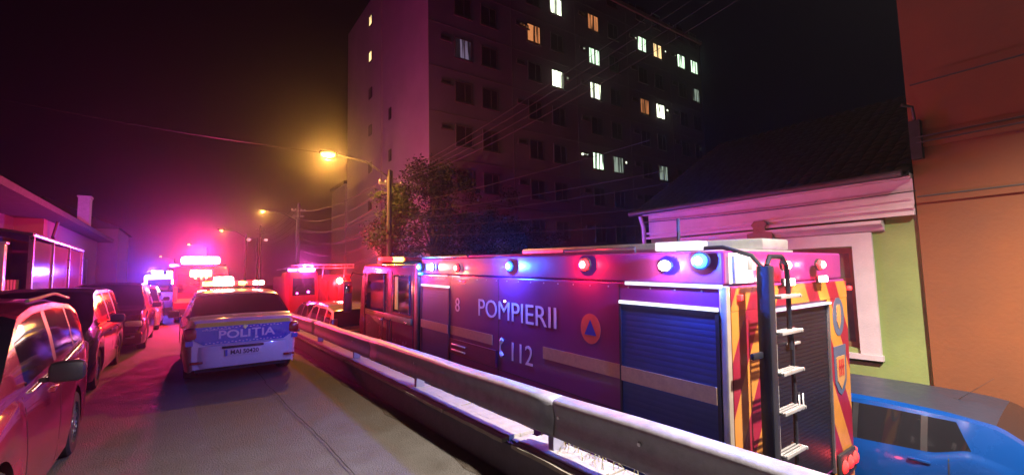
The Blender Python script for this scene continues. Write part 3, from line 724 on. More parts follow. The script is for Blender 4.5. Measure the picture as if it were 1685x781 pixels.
PR, PB, PW = (1, .02, .03), (.03, .12, 1), (1, .9, .75)
KP = 2.0
lamp(-.01, 5.62, 3.0 - .05, -1, 0, E_BLUE, HOT_B, PB, 50 * KP)
lamp(-.01, 5.12, 2.95, -1, 0, E_WHITE, None, PW, 5 * KP)
lamp(-.01, 4.25, 2.94, -1, 0, E_RED, HOT_R, PR, 13 * KP)
lamp(-.01, 2.85, 2.97, -1, 0, E_BLUE, HOT_B, PB, 90 * KP)
lamp(-.01, 1.50, 2.99, -1, 0, E_RED, HOT_R, PR, 15 * KP)
lamp(-.01, .52, 2.98, -1, 0, E_WHITE, None, PW, 7 * KP, size=(.06, .045))
lamp(-.01, .19, 3.02, -1, 0, E_BLUE, HOT_B, PB, 110 * KP)
for y, m, c, p in ((5.3, E_BLUE, PB, 350), (3.4, E_RED, PR, 110), (1.9, E_RED, PR, 60), (.6, E_WHITE, PW, 30)):
    lamp(TW + .01, y, 2.97, 1, 0, m, None, c, p)
# smaller clearance lamps
for y, z, m, s in ((5.62, 2.83, E_CYAN, (.08, .022)), (4.12, 2.73, E_RED, (.07, .014)), (2.2, 2.72, None, None)):
    if m: mb = MB(); mb.rbox(-.03, 0, y - s[0], y + s[0], z - s[1], z + s[1], .008); mb.build('marker_lamp', m, truck)
mb = MB(); mb.box(-.009, -.007, 2.98, 3.01, 2.50, 2.52); mb.build('marker_lamp', E_WHITE, truck)
# rear face
LADG = mat('dark_alu', (.12, .11, .12), .4, .5)
mb = MB(); mb.box(.052, .66, -.012, -.001, .55, 2.62); mb.build('chevron_panel', CHEV, truck)
mb = MB(); mb.box(1.93, TW, -.012, -.001, .55, 2.62); mb.build('chevron_panel', CHEV, truck)
mb = MB(); mb.box(.052, TW, -.014, -.001, 2.623, 2.80); mb.build('chevron_header', CHEV, truck)
mb = MB(); n = 44; z0, z1 = .95, 2.56; h = (z1 - z0) / n
for k in range(n):
    z = z0 + k * h; mb.add([(.68, -.012, z + .003), (1.9, -.012, z + .003), (1.9, -.0126, z + h * .5), (.68, -.0126, z + h * .5), (1.9, -.012, z + h), (.68, -.012, z + h)], [(0, 1, 2, 3), (3, 2, 4, 5)], True)
mb.build('rear_shutter', mat('rear_shutter_grey', (.012, .01, .017), .4, .4), truck)
mb = MB(); mb.box(.66, 1.93, -.05, -.012, 2.58, 2.60); mb.build('shutter_led_strip', E_STRIP, truck)
mb = MB(); mb.box(1.90, 1.93, -.03, -.001, .9, 2.58); mb.build('shutter_frame', LADG, truck); mb = MB(); mb.box(.66, .68, -.03, -.001, .9, 2.58); mb.build('shutter_frame', LADG, truck)
RXB = RX
for dx in (1.16, 1.24): text('digit', '1', .2, LETTER, truck, Matrix.Translation((dx, -.024, 1.72)) @ RXB, .002, .003, .8)
mb = MB(); mb.rbox(.95, 1.18, -.05, -.02, 2.26, 2.285, .008); mb.build('shutter_handle', ALU, truck)
# emblems on the right chevron panel
ME = RX
EB = mat('emblem_navy', (.05, .07, .12), .4); EG = mat('emblem_gold', (.35, .17, .06), .35)
e1 = disc(.15, .2, EB, 'crest', Matrix.Translation((2.2, -.0125, 2.43)) @ ME)
mb = MB(); mb.prism([(-.05, .1), (-.02, .13), (0, .1), (.02, .13), (.05, .1), (.05, -.05), (0, -.13), (-.05, -.05)], 0, -.004, Matrix.Translation((2.2, -.0165, 2.43))); mb.build('crest_figure', EG, e1)
mb = MB(); mb.prism([(-.16, .25), (.16, .25), (.15, -.12), (.08, -.22), (0, -.26), (-.08, -.22), (-.15, -.12)], 0, -.006, Matrix.Translation((2.19, -.0125, 1.88))); e2 = mb.build('crest', EB, truck)
mb = MB(); mb.prism([(-.11, .14), (.11, .14), (.10, -.1), (0, -.2), (-.10, -.1)], 0, -.004, Matrix.Translation((2.19, -.019, 1.88))); mb.build('crest_field', EG, e2)
mb = MB()
for a in (-.05, 0, .05): mb.box(2.19 + a - .012, 2.19 + a + .012, -.028, -.024, 1.82, 1.99)
mb.box(2.12, 2.26, -.028, -.024, 1.90, 1.93); mb.build('crest_bars', mat('crest_red', (.35, .03, .03), .4), e2)
# rear ladder
LAD = mat('ladder_black', (.02, .02, .03), .4, .3)
mb = MB(); mb.tube([(.12, .5, TH + .02), (.16, .1, TH + .03), (.22, -.1, 3.06), (.24, -.18, 2.95)], .018, 8); lad = mb.build('ladder', LAD, truck)
mb = MB(); mb.rbox(.19, .29, -.24, -.14, .75, 2.98, .015); mb.build('stile', LAD, lad)
mb = MB(); mb.rbox(.325, .345, -.215, -.19, .8, 2.72, .008); mb.build('stile', ALU, lad)
mb = MB(); mb.tube([(.25, -.2, 2.98), (.3, -.2, 3.05), (.5, -.2, 3.05), (.58, -.2, 2.98), (.6, -.2, 2.85), (.6, -.2, 2.3)], .02, 8); mb.build('grab_rail', LAD, lad)
for z in (2.74, 2.46, 2.15, 1.85, 1.53, 1.22, .92):
    mb = MB()
    for k in range(3): mb.rbox(.33, .66, -.245 + .028 * k, -.228 + .028 * k, z - .004, z + .006, .003)
    mb.rbox(.33, .68, -.262, -.25, z - .02, z + .008, .004); mb.rbox(.33, .345, -.255, -.15, z - .02, z + .004, .003); mb.rbox(.665, .68, -.27, -.15, z - .02, z + .004, .003)
    tag(mb.build('rung', ALU, lad))
for z in (2.3, .95): mb = MB(); mb.rbox(.04, .2, -.18, -.15, z - .025, z + .025, .01); mb.build('ladder_bracket', LAD, lad)
mb = MB(); mb.rbox(.66, .69, -.20, -.17, .8, 2.45, .008); mb.build('stile', LAD, lad)
# rear lamps
lamp(.92, -.03, 2.98, 0, -1, E_RED, HOT_R, PR, 20 * KP, size=(.06, .045)); lamp(1.68, -.03, 2.98, 0, -1, E_RED, HOT_R, PR, 13 * KP, size=(.07, .05))
lamp(.94, -.05, 2.83, 0, -1, E_WHITE, None, PW, 4, size=(.09, .03), nm='scene_lamp'); lamp(1.68, -.05, 2.84, 0, -1, E_WHITE, None, PW, 0, size=(.09, .03), nm='scene_lamp')
bulb('bulb', (1.68, -.13, 2.82), (1, .92, .78), 60, truck, .04, spot=150, direction=(.25, -.7, -.9))
bulb('bulb', (.94, -.16, 2.80), (1, .92, .78), 30, truck, .04, spot=150, direction=(.1, -.7, -.9))
for x, z in ((.16, 2.73), (.5, 2.73), (2.5, 2.72)):
    mb = MB(); mb.rbox(x - .022, x + .022, -.05, -.01, z - .022, z + .022, .01); mb.build('marker_lamp', E_RED, truck)
tl = MB(); tl.rbox(1.98, 2.42, -.05, -.01, .82, 1.06, .02); t_ = tl.build('tail_light', BLACK, truck)
for x in (2.07, 2.22, 2.36): mb = MB(); mb.lathe([(0, -.03), (.05, -.02), (.07, 0)], 16, Matrix.Translation((x, -.055, .94 + .02 * (x - 2.15) * 4)) @ Matrix.Rotation(-math.pi / 2, 4, 'X')); mb.build('lens', E_REDDIM, t_)
mb = MB(); mb.lathe([(0, -.03), (.03, -.02), (.04, 0)], 14, Matrix.Translation((2.52, -.0, .98)) @ Matrix.Rotation(-math.pi / 2, 4, 'X')); mb.build('side_marker', E_REDDIM, truck)
bulb('bulb', (2.3, -.16, .94), (1, .05, .04), 1.5, truck, .04)
mb = MB(); mb.rbox(-.0, TW, -.06, .2, .42, .7, .03); mb.build('rear_bumper', BLACK, truck)
# lit corner bay on the roof (pump working light)
mb = MB(); mb.box(.06, .42, -.01, .0, 2.84, 3.08); mb.build('bay_light', emis('bay_light_lit', (1, .95, .85), 2.6), truck)
mb = MB(); mb.rbox(.3, .42, -.04, -.012, 2.94, 3.04, .01); mb.rbox(.07, .1, -.04, -.012, 2.84, 3.06, .01); mb.build('bay_bracket', ALU, truck)
# roof gear
mb = MB(); mb.tube([(.05, .9, TH), (.05, .9, TH + .05), (.05, 1.9, TH + .05), (.05, 1.9, TH)], .012, 6); mb.build('roof_handrail', mat('dark_tube', (.05, .05, .06), .5, .3), truck); mb = MB(); mb.tube([(.02, 4.0, TH + .02), (.02, 5.6, TH + .02)], .02, 6); mb.build('roof_handrail', MATS['dark_tube'], truck)
mb = MB(); mb.rbox(.05, .2, .25, .68, TH + .01, TH + .09, .01); rl = mb.build('bright_roof_box', emis('roof_box_glow', (1, .9, .95), 1.1), truck)  # white box on the roof, its lit surface imitated by a weak glow
mb = MB(); mb.tube([(.15, .5, TH + .09), (.15, .5, TH + .3)], .015, 6); mb.build('roof_box_pole', BLACK, truck)
mb = MB(); mb.box(.4, 2.2, .4, 5.2, TH, TH + .04); mb.rbox(1.5, 2.1, .4, 4.6, TH + .04, TH + .16, .02); mb.build('roof_deck', ALU, truck)
# wheels
for y, xs in ((1.9, (.16, TW - .16)), (8.0, (.16, TW - .16))):
    for x in xs: wheel(truck, (x, y, .5), -1 if x < 1 else 1, .5, .3)
# cab
CABR = mat('cab_red', (.3, .02, .06), .25, coat=.8, var=.08, nscale=2.5)
mb = MB(); b = bmesh.new(); pts = [(5.86, .7), (9.2, .7), (9.28, 1.6), (9.05, 2.85), (8.9, 3.0), (5.86, 3.0)]
vsb = [b.verts.new((x, y, z)) for x in (.02, TW - .02) for y, z in pts]; n = len(pts)
b.faces.new(vsb[:n]); b.faces.new(vsb[n:][::-1])
for k in range(n): b.faces.new((vsb[k], vsb[(k + 1) % n], vsb[(k + 1) % n + n], vsb[k + n]))
bmesh.ops.recalc_face_normals(b, faces=b.faces[:]); bmesh.ops.bevel(b, geom=b.edges[:], offset=.05, segments=3, profile=.5, affect='EDGES')
mb.addbm(b, None, True); cab = mb.build('cab', CABR, truck)
mb = MB(); mb.box(.1, TW - .1, YB, 5.87, .7, 2.9); mb.build('cab_gap', BLACK, truck)
mb = MB(); mb.rbox(-.03, .1, 5.68, 5.86, .6, 3.02, .02); mb.build('snorkel_column', BLACK, truck)
def cabwin(y0, y1, z0, z1, slant=0):
    mb = MB(); t = .05
    mb.prism([(y0, z0), (y1, z0), (y1 - slant, z1), (y0, z1)], -.0, .012, Matrix(((0, 1, 0, 0), (1, 0, 0, 0), (0, 0, 1, 0), (0, 0, 0, 1))) @ Matrix.Identity(4)); o = mb.build('door_window', GLASS, truck)
    mb = MB(); mb.tube([(.0, y0, z0), (.0, y1, z0), (.0, y1 - slant, z1), (.0, y0, z1), (.0, y0, z0)], .018, 6, False); mb.build('window_frame', mat('window_trim', (.3, .28, .3), .25, .8), o)
cabwin(6.15, 6.95, 2.05, 2.78); cabwin(7.5, 8.75, 1.95, 2.8, .25)
mb = MB(); mb.rbox(-.012, .01, 6.72, 6.86, 2.1, 2.75, .004); mb.build('cab_interior_glow', mat('interior_glow', (.6, .42, .12), .5, emit=(1, .6, .2), estr=.22), truck)  # faint glowing strip stands in for the lit cab interior
for y in (6.02, 7.1, 7.35, 8.85): mb = MB(); mb.box(.012, .022, y - .012, y + .012, .9, 2.85); mb.build('door_gap', BLACK, truck)
mb = MB(); mb.rbox(-.015, .02, 6.05, 8.7, 1.86, 1.98, .006); mb.build('yellow_stripe', YEL, truck)
for y in (7.05, 7.45):
    mb = MB(); mb.tube([(.02, y, 1.2), (-.05, y, 1.25), (-.05, y, 1.85), (.02, y, 1.9)], .016, 6); mb.build('grab_handle', CHROME, truck)
for z in (2.0,): mb = MB(); mb.rbox(-.03, .02, 6.2, 6.35, z - .14, z - .1, .01); mb.rbox(-.03, .02, 7.6, 7.75, z - .2, z - .16, .01); mb.build('door_handle', CHROME, truck)
mb = MB(); mb.tube([(.05, 9.0, 2.75), (-.12, 9.35, 2.8), (-.22, 9.4, 2.6)], .02, 6); mir = mb.build('mirror_arm', BLACK, truck)
mb = MB(); mb.rbox(-.33, -.13, 9.32, 9.44, 1.85, 2.6, .04); mb.build('mirror_head', BLACK, mir)
mb = MB(); mb.rbox(-.31, -.15, 9.31, 9.325, 2.3, 2.5, .006); mb.build('mirror_glass', mat('mirror_glass', (.5, .5, .5), .05, 1.0), mir)
# cab roof bar and front windscreen
mb = MB(); mb.rbox(.2, TW - .2, 8.2, 8.55, 3.0, 3.06, .02); bar = mb.build('roof_light_bar', BLACK, truck)
for a, b_, m in ((.2, .5, E_RED), (.5, .75, E_AMBER), (.75, 1.8, RED_OFF), (1.8, 2.36, E_RED)): mb = MB(); mb.rbox(a + .005, b_ - .005, 8.22, 8.53, 3.06, 3.17, .04); mb.build('beacon', m, bar)
bulb('bulb', (.1, 8.3, 3.25), PR, 130, truck, .04)
mb = MB(); mb.prism([(9.29, 1.75), (9.09, 2.8), (9.10, 2.8), (9.30, 1.75)], .2, TW - .2, Matrix(((0, 1, 0, 0), (1, 0, 0, 0), (0, 0, 1, 0), (0, 0, 0, 1)))); mb.build('windshield', GLASS, truck)

# ------------------------------------------------------------------ far fire engine with ladder (beyond)
fe = empty('ladder_engine', (5.4, 24, -.58), 'red ladder fire engine standing crosswise farther up the lower road', 'fire engine')
FR = mat('far_engine_red', (.28, .015, .03), .35, coat=.5, var=.1, nscale=2)
mb = MB(); mb.rbox(-1.25, 1.5, .05, 6.5, .6, 2.45, .05); mb.build('body', FR, fe)
mb = MB(); mb.rbox(-1.5, -.2, -.4, 2.0, .55, 2.65, .12); mb.build('cab', FR, fe)
mb = MB(); mb.rbox(-1.35, -.35, -.42, -.38, 1.5, 2.35, .03); mb.build('windshield', GLASS, fe)
for k, x in enumerate((.1, .55, 1.0)): mb = MB(); mb.rbox(x - .18, x + .18, .0, .06, .9, 2.2, .02); mb.build('equipment_door', mat('engine_dark_door', (.1, .02, .04), .3), fe)
lm = MB()
for x in (-.9, -.45): lm.rbox(x - .025, x + .025, -.5, 7.5, 2.86, 2.92, .01)
l2 = lm.build('ladder', ALU, fe)
lm = MB()
for x in (.05, 1.1): lm.tube([(x, -.1, 2.3), (x + .15, .2, 2.95)], .03, 6)
lm.tube([(-1.4, -.2, 2.95), (1.6, -.2, 2.98)], .035, 6); lm.tube([(-1.4, -.2, 2.8), (1.6, -.2, 2.82)], .03, 6)
for k in range(11): x = -1.35 + k * .29; lm.tube([(x, -.2, 2.8), (x, -.2, 2.96)], .02, 5)
lm.build('ladder_boom', ALU, fe)
for x, z in ((-1.45, .7), (1.4, .7)): pass
for x in (-1.3, 1.3):
    for y in (1.0, 5.0): wheel(fe, (x, y, .48), 1 if x > 0 else -1, .48, .3)
for x, z, m, r in ((.92, 2.15, HOT_R, .16), (-.65, 1.65, E_MAG, .06), (-1.15, 1.6, E_MAG, .045)):
    mb = MB(); mb.lathe([(0, -.1), (r * .7, -.07), (r, 0)], 16, Matrix.Translation((x, -.05 if x > 0 else -.44, z)) @ Matrix.Rotation(-math.pi / 2, 4, 'X')); mb.build('warning_lamp', m, fe)
for a, b_, m in ((-1.5, -1.1, E_MAG), (-1.0, -.3, emis('pink_lamp_lit', (1, .3, .9), 22))): mb = MB(); mb.rbox(a, b_, -.2, .1, 2.66, 2.8, .04); mb.build('beacon', m, fe)
bulb('bulb', (.92, -.4, 2.15), (1, .01, .015), 900, fe, .08)
bulb('bulb', (-.7, -.5, 2.9), (1, .08, .6), 500, fe, .08)

# ------------------------------------------------------------------ vehicles just ahead on the lower road
pk = empty('estate_car', (4.15, 13.2, -.93), 'tall pale estate car full of lamp reflections just ahead of the fire engine', 'car', rot=(.03, 0, 0))
top = [(0, 1.0), (.08, 1.2), (.45, 1.72), (1.2, 1.8), (2.6, 1.78), (3.0, 1.7), (3.7, 1.12), (4.3, 1.0), (4.5, .7)]
belt = [(0, 1.0), (1, 1.06), (3.6, 1.0), (4.3, .85), (4.5, .6)]
objs, rings, ys, surf = car_body(pk, 4.5, 1.85, mat('silver_paint', (.55, .54, .56), .2, metal=.3, coat=1), top, belt, 1.8, (.8, 3.6), [(.5, 1.1), (1.2, 2.1), (2.2, 3.0)], (3.05, 3.66), (.1, .44))
for s in (1, -1):
    mb = MB(); a, b = sorted((s * .72, s * .9)); mb.rbox(a, b, -.02, .12, .85, 1.5, .03); mb.build('tail_light', E_REDDIM if s > 0 else RED_OFF, pk)
mb = MB(); mb.rbox(-.45, .45, -.03, .03, 1.1, 1.16, .01); mb.build('tailgate_trim', CHROME, pk)
dk = empty('dark_saloon', (4.6, 18.4, -.76), 'dark saloon half hidden between the estate car and the ladder engine', 'car', rot=(.03, 0, 0))
top = [(0, 1.0), (.1, 1.05), (.5, 1.08), (1.1, 1.42), (1.6, 1.46), (2.3, 1.45), (3.2, 1.0), (4.1, .85), (4.3, .6)]
belt = [(0, .9), (3, .9), (4.1, .75), (4.3, .5)]
car_body(dk, 4.3, 1.76, mat('dark_red_paint', (.12, .02, .03), .25, coat=1), top, belt, 1.46, (.8, 3.4), [(.9, 1.6), (1.7, 2.6)], (2.4, 3.1), (.52, 1.08))

# ------------------------------------------------------------------ emergency vehicles up the upper road
van = empty('rescue_van', (.45, 22.5, 0), 'red rescue van with a wide magenta-white roof bar beyond the police car', 'van')
mb = MB(); mb.rbox(-.95, .95, 0, 5.2, .4, 2.35, .14); mb.build('body', mat('van_red', (.16, .02, .03), .3, coat=.6), van)
mb = MB(); mb.rbox(-.8, -.04, -.02, .03, 1.25, 2.0, .04); mb.rbox(.04, .8, -.02, .03, 1.25, 2.0, .04); mb.build('rear_window', GLASS, van)
mb = MB(); mb.box(-.008, .008, -.006, .02, .45, 2.25); mb.build('door_gap', BLACK, van)
for s in (1, -1):
    mb = MB(); a, b = sorted((s * .8, s * .93)); mb.rbox(a, b, -.03, .05, .9, 1.5, .03); mb.build('tail_light', E_REDDIM, van)
    mb = MB(); a, b = sorted((s * .98, s * 1.16)); mb.rbox(a, b, 3.9, 4.0, 1.3, 1.6, .03); mb.build('wing_mirror', BLACK, van)
    for y in (1.0, 4.2): wheel(van, (s * .8, y, .34), s, .34)
mb = MB(); mb.rbox(-.85, .85, .1, .45, 2.36, 2.41, .02); vb = mb.build('roof_bar', BLACK, van)
mb = MB(); mb.rbox(-.72, .62, .1, .42, 2.41, 2.72, .1); mb.build('beacon', emis('magenta_white_lamp', (1, .35, 1), 30), vb)  # beacon body enlarged to stand in for its bloom
mb = MB(); mb.rbox(-1.1, -.75, .1, .3, 2.3, 2.42, .04); mb.build('beacon', E_MAG, vb)
mb = MB(); mb.rbox(-.4, .32, -.08, -.02, 1.9, 2.15, .05); mb.build('warning_lamp', emis('orange_white_lamp', (1, .5, .15), 30), van)
bulb('bulb', (-.05, .25, 2.98), (1, .02, .26), 3400, van, .12)
bulb('bulb', (-.05, -.8, 2.05), (1, .02, .01), 1700, van, .08)
mb = MB(); mb.rbox(-.93, .93, -.09, .05, .35, .62, .04); mb.build('rear_bumper', BLACK, van)
mb = MB(); mb.box(-.9, .9, -.008, .01, .85, 1.02); mb.build('rear_stripe', YEL, van)
# second vehicle to its left with blue lamps
pv = empty('police_van', (-.95, 29, 0), 'patrol van with blue and white lamps on the far left of the road', 'van')
mb = MB(); mb.rbox(-.9, .9, 0, 4.8, .4, 2.1, .14); mb.build('body', WHITEP, pv)
mb = MB(); mb.rbox(-.7, .7, -.02, .03, 1.2, 1.85, .04); mb.build('windshield', GLASS, pv)
for s in (1, -1):
    for y in (1.0, 3.8): wheel(pv, (s * .78, y, .33), s, .33)
for (x, z, m, sx_, sz) in ((-.35, 2.22, emis('blue_far', (.08, .1, 1), 20), .25, .09), (.15, 2.2, E_WHITE, .12, .07), (.35, 1.6, E_WHITE, .1, .22)):
    mb = MB(); mb.rbox(x - sx_, x + sx_, -.12 if z < 2 else .1, -.03 if z < 2 else .3, z - sz, z + sz, .04); mb.build('beacon', m, pv)
bulb('bulb', (-.5, -.3, 2.3), (.1, .06, 1), 1500, pv, .1)

# ------------------------------------------------------------------ street lamps
POLE = mat('concrete_pole', (.07, .065, .06), .8, var=.15)
def street_lamp(X, Y, zb, z, arm, label, power, core_r=.11, spot=165, col=(1, .42, .07)):
    r = empty('street_lamp', (X + arm, Y, zb), label, 'street lamp', 'street lamps along the right side')
    h = z - zb
    mb = MB(); mb.tube([(0, 0, 0), (0, 0, h - .3)], [.13, .08], 10); mb.build('pole', POLE, r)
    mb = MB(); mb.tube([(0, 0, h - .6), (-arm * .4, 0, h - .08), (-arm + .2, 0, h + .06)], .03, 8); mb.build('arm', mat('arm_dark', (.06, .06, .06), .6), r)
    mb = MB(); mb.rbox(-arm - .3, -arm + .3, -.13, .13, h + .02, h + .13, .04); hd = mb.build('lamp_head', BLACK, r)
    mb = MB(); mb.lathe([(0, -.09), (core_r * .8, -.06), (core_r, .0), (core_r, .03)], 16, Matrix.Translation((-arm, 0, h))); mb.build('lamp_glass', E_WARM, hd)
    bulb('bulb', (-arm, 0, h - .17), col, power, r, .09)
    return r
street_lamp(4.0, 16.85, -.8, 6.2, 2.3, 'large amber street lamp glowing beside the apartment block corner', 1800, .26)
street_lamp(4.0, 34.8, -.2, 6.4, 2.2, 'second amber street lamp on a tall pole, left of the largest one', 500, .13)
street_lamp(2.35, 49.5, 0, 6.4, 2.0, 'third street lamp, small and distant above the magenta glow', 300, .12)
street_lamp(-.1, 70, 0, 6.4, 2.0, 'fourth street lamp, a tiny pinkish light', 200, .13)
street_lamp(-4.1, 100, 0, 6.2, 2.0, 'fifth and farthest street lamp, a pinpoint above the left cars', 150, .15)
sl = street_lamp(4.0, -1.6, -1.3, 6.2, 3.2, 'street lamp just behind the viewer lighting the near road', 0, .12)
for c in list(sl.children):
    if c.type == 'LIGHT': D.objects.remove(c)
bulb('bulb', (-3.2, 0, 7.3), (1, .88, .76), 9800, sl, .1, spot=128, direction=(0, 0, -1))
# twin-headed lamp
tw = empty('twin_lamp', (4.5, 42, 0), 'slender twin-headed lamp post in the middle distance', 'street lamp')
mb = MB(); mb.tube([(0, 0, 0), (0, 0, 5.15)], [.09, .05], 8); mb.build('pole', POLE, tw)
mb = MB(); mb.tube([(-.6, 0, 5.1), (0, 0, 5.2), (.6, 0, 5.1)], .03, 6); mb.build('arm', STEEL, tw)
for s in (1, -1): mb = MB(); mb.lathe([(0, -.13), (.12, -.08), (.16, 0), (.1, .1), (0, .12)], 12, Matrix.Translation((s * .62, 0, 5.0))); mb.build('lamp_globe', emis('pink_globe', (1, .45, .5), 1.2), tw)
# utility poles
def utility_pole(X, Y, zb, h, label):
    r = empty('utility_pole', (X, Y, zb), label, 'pole', 'concrete poles carrying cables')
    mb = MB(); mb.tube([(0, 0, 0), (0, 0, h)], [.15, .1], 10); mb.build('shaft', POLE, r)
    mb = MB(); mb.box(-.5, .5, -.05, .05, h - .6, h - .5); mb.box(-.4, .4, -.05, .05, h - 1.0, h - .9); mb.build('crossarm', STEEL, r)
    for x in (-.45, -.2, .2, .45): mb = MB(); mb.lathe([(.0, 0), (.04, .01), (.03, .05), (.045, .08), (0, .12)], 8, Matrix.Translation((x, 0, h - .5))); mb.build('insulator', WHITEP, r)
    return r
utility_pole(6.7, 17.8, -.8, 6.9, 'cable pole wrapped in ivy next to the tree')
utility_pole(6.6, 36.6, -.2, 7.6, 'cable pole standing beside the second street lamp')
utility_pole(6.2, 55, 0, 7.6, 'farthest cable pole above the ladder engine')

# ------------------------------------------------------------------ trees and ivy
BARK = mat('bark', (.1, .07, .05), .9, bump=.6)
def leaf_mat(name, col):
    m = mat(name, col, .6, var=.35, nscale=1.5)
    return m
def tree(name, base, h, label, crown, leafm, n, lsz, seed, cat='tree', group=None):
    rnd = random.Random(seed); r = empty(name, base, label, cat, group)
    mb = MB(); p = [(0, 0, 0)]; 
    for k in range(1, 6): p.append((.12 * math.sin(k * 1.3) * k * .5, .1 * math.cos(k * 1.7) * k * .4, h * .16 * k))
    mb.tube(p, [.2, .17, .14, .11, .08, .05], 8)
    cl = []
    for (cx, cy_, cz, rad) in crown:
        mb.tube([(p[3]), ((p[3][0] + cx) / 2, (p[3][1] + cy_) / 2, (p[3][2] + cz) / 2 + .2), (cx, cy_, cz)], [.07, .05, .015], 6)
    mb.build('trunk', BARK, r)
    mb = MB(); tot = sum(c[3] ** 2 for c in crown)
    for (cx, cy_, cz, rad) in crown:
        sub = [(rnd.gauss(0, .45) * rad, rnd.gauss(0, .45) * rad, rnd.gauss(0, .4) * rad) for _ in range(9)]
        for _ in range(int(n * rad ** 2 / tot)):
            s_ = rnd.choice(sub); q = Vector((cx + s_[0] + rnd.gauss(0, .2) * rad, cy_ + s_[1] + rnd.gauss(0, .2) * rad, cz + s_[2] + rnd.gauss(0, .18) * rad))
            u = Vector((rnd.gauss(0, 1), rnd.gauss(0, 1), rnd.gauss(0, .6))).normalized(); v = u.cross(Vector((rnd.gauss(0, 1), rnd.gauss(0, 1), rnd.gauss(0, 1)))).normalized()
            l = lsz * rnd.uniform(.6, 1.3)
            mb.add([q - u * l, q + v * l * .5, q + u * l, q - v * l * .5], [(0, 1, 2, 3)])
    o = mb.build('crown', leafm, r); tag(o, kind='stuff')
    return r
LEAFD = leaf_mat('leaf_dark', (.018, .026, .012)); IVY = leaf_mat('ivy_leaf', (.04, .062, .014))
tree('ivy', (6.6, 17.6, -.8), 5.5, 'tall ivy column climbing the pole under the amber street lamp',
     [(-.2, 0, 2.2, .7), (.2, .1, 3.2, .8), (-.1, 0, 4.2, .85), (.2, 0, 5.2, .8), (.5, 0, 6.0, .6), (-.4, 0, 3.7, .5), (.9, .2, 5.0, .6)], IVY, 9000, .06, 3, 'plant')
tree('street_tree', (10, 20.5, -1.0), 8, 'dark leafy tree in front of the apartment block corner',
     [(-1.2, 0, 6.4, 1.3), (0, 0, 7.4, 1.5), (1.4, .2, 6.9, 1.4), (-2.0, 0, 5.0, 1.1), (0, 0, 5.4, 1.6), (2.2, .3, 5.6, 1.3), (1, 0, 4, 1.3), (-1.2, 0, 3.7, 1.1), (2.8, 0, 4.1, 1.2)], LEAFD, 16000, .085, 5, group='trees before the apartment block')
tree('street_tree', (15.5, 22, -1.0), 6, 'lower dark tree to the right of the taller one before the flats',
     [(0, 0, 5.4, 1.6), (-1.6, 0, 4.9, 1.3), (1.8, .2, 4.9, 1.4), (.5, 0, 3.6, 1.5), (3.0, 0, 4.2, 1.3)], LEAFD, 12000, .085, 8, group='trees before the apartment block')

# ------------------------------------------------------------------ cables
CAB = mat('cable_sheath', (.045, .04, .04), .45)
def cable(p0, p1, sag, r, label, n=24):
    p0, p1 = Vector(p0), Vector(p1); pts = []
    for k in range(n + 1):
        t = k / n; q = p0.lerp(p1, t); q.z -= sag * 4 * t * (1 - t); pts.append(q)
    mb = MB(); mb.tube(pts, r, 5)
    return tag(mb.build('overhead_cable', CAB), label, 'cable', 'overhead cables')
P1 = (6.7, 17.8)
fan = 'thin cable fanning from the ivy-clad pole up over the fire engine'
ORD = ['highest', 'second highest', 'third', 'fourth', 'fifth', 'sixth', 'seventh', 'eighth', 'lowest']
for k in range(4): cable((P1[0] - .4 + .2 * k, P1[1], 5.5 + .03 * k), (8.1 - .25 * k, -2, 8.4 - .45 * k), .5 + .05 * k, .004, ORD[k if k < 3 else 8] + ' ' + fan)
low = 'lower house cable running from the ivy-clad pole towards the green house'
for k, (z0, z1, yy) in enumerate(((4.6, 5.1, 7), (4.3, 4.35, 7), (4.05, 4.1, 6.8), (3.75, 3.55, 6.6), (3.4, 3.1, 6.4))): cable((P1[0], P1[1], z0), (9.5 + .5 * k, yy, z1 - .05), .12, .008, ORD[k if k < 4 else 8] + ' ' + low)
cable((P1[0], P1[1], 5.45), (30, 25.9, 7.0), .5, .02, 'thick pale cable from the ivy-clad pole to the front of the apartment block')
far = 'slack cable strung between the ivy-clad pole and the pole by the second street lamp'
for k in range(9): cable((P1[0] - .4 + .1 * k, P1[1], 5.6 - .33 * k), (6.6 - .4 + .1 * k, 36.6, 6.9 - .5 * k), .5 + .12 * ((k * 7) % 5), .012, ORD[k] + ' ' + far.replace('strung between the ivy-clad pole and the pole by the second street lamp', 'from the ivy-clad pole to the farther pole'))
for k in range(5): cable((6.2 + .1 * k, 36.6, 7.0 - .35 * k), (6.0 + .1 * k, 55, 7.2 - .4 * k), .5, .014, ORD[k if k < 4 else 8] + ' slack cable between the two far poles over the ladder engine')
cable((4.2, 16.85, 6.25), (-14, 22, 9.3), .5, .007, 'thin strand standing in for the flare streak left of the amber street lamp')  # strand drawn in place of the lamp's flare streak
for k, (z, x) in enumerate(((3.42, 8.28), (3.5, 8.3), (4.25, 8.25), (2.66, 8.3))):
    cable((x, -6, z + .2), (x, 1.7 if k > 2 else 1.65, z), .05, .012, ['service cable along the orange wall, lowest of those above the string course', 'service cable along the orange wall just over the string course', 'highest service cable on the orange wall', 'lowest service cable on the orange wall'][k])
cable((8.3, 1.7, 2.75), (8.28, 6.4, 2.8), .04, .01, 'thin cable running across the white frieze of the green house')


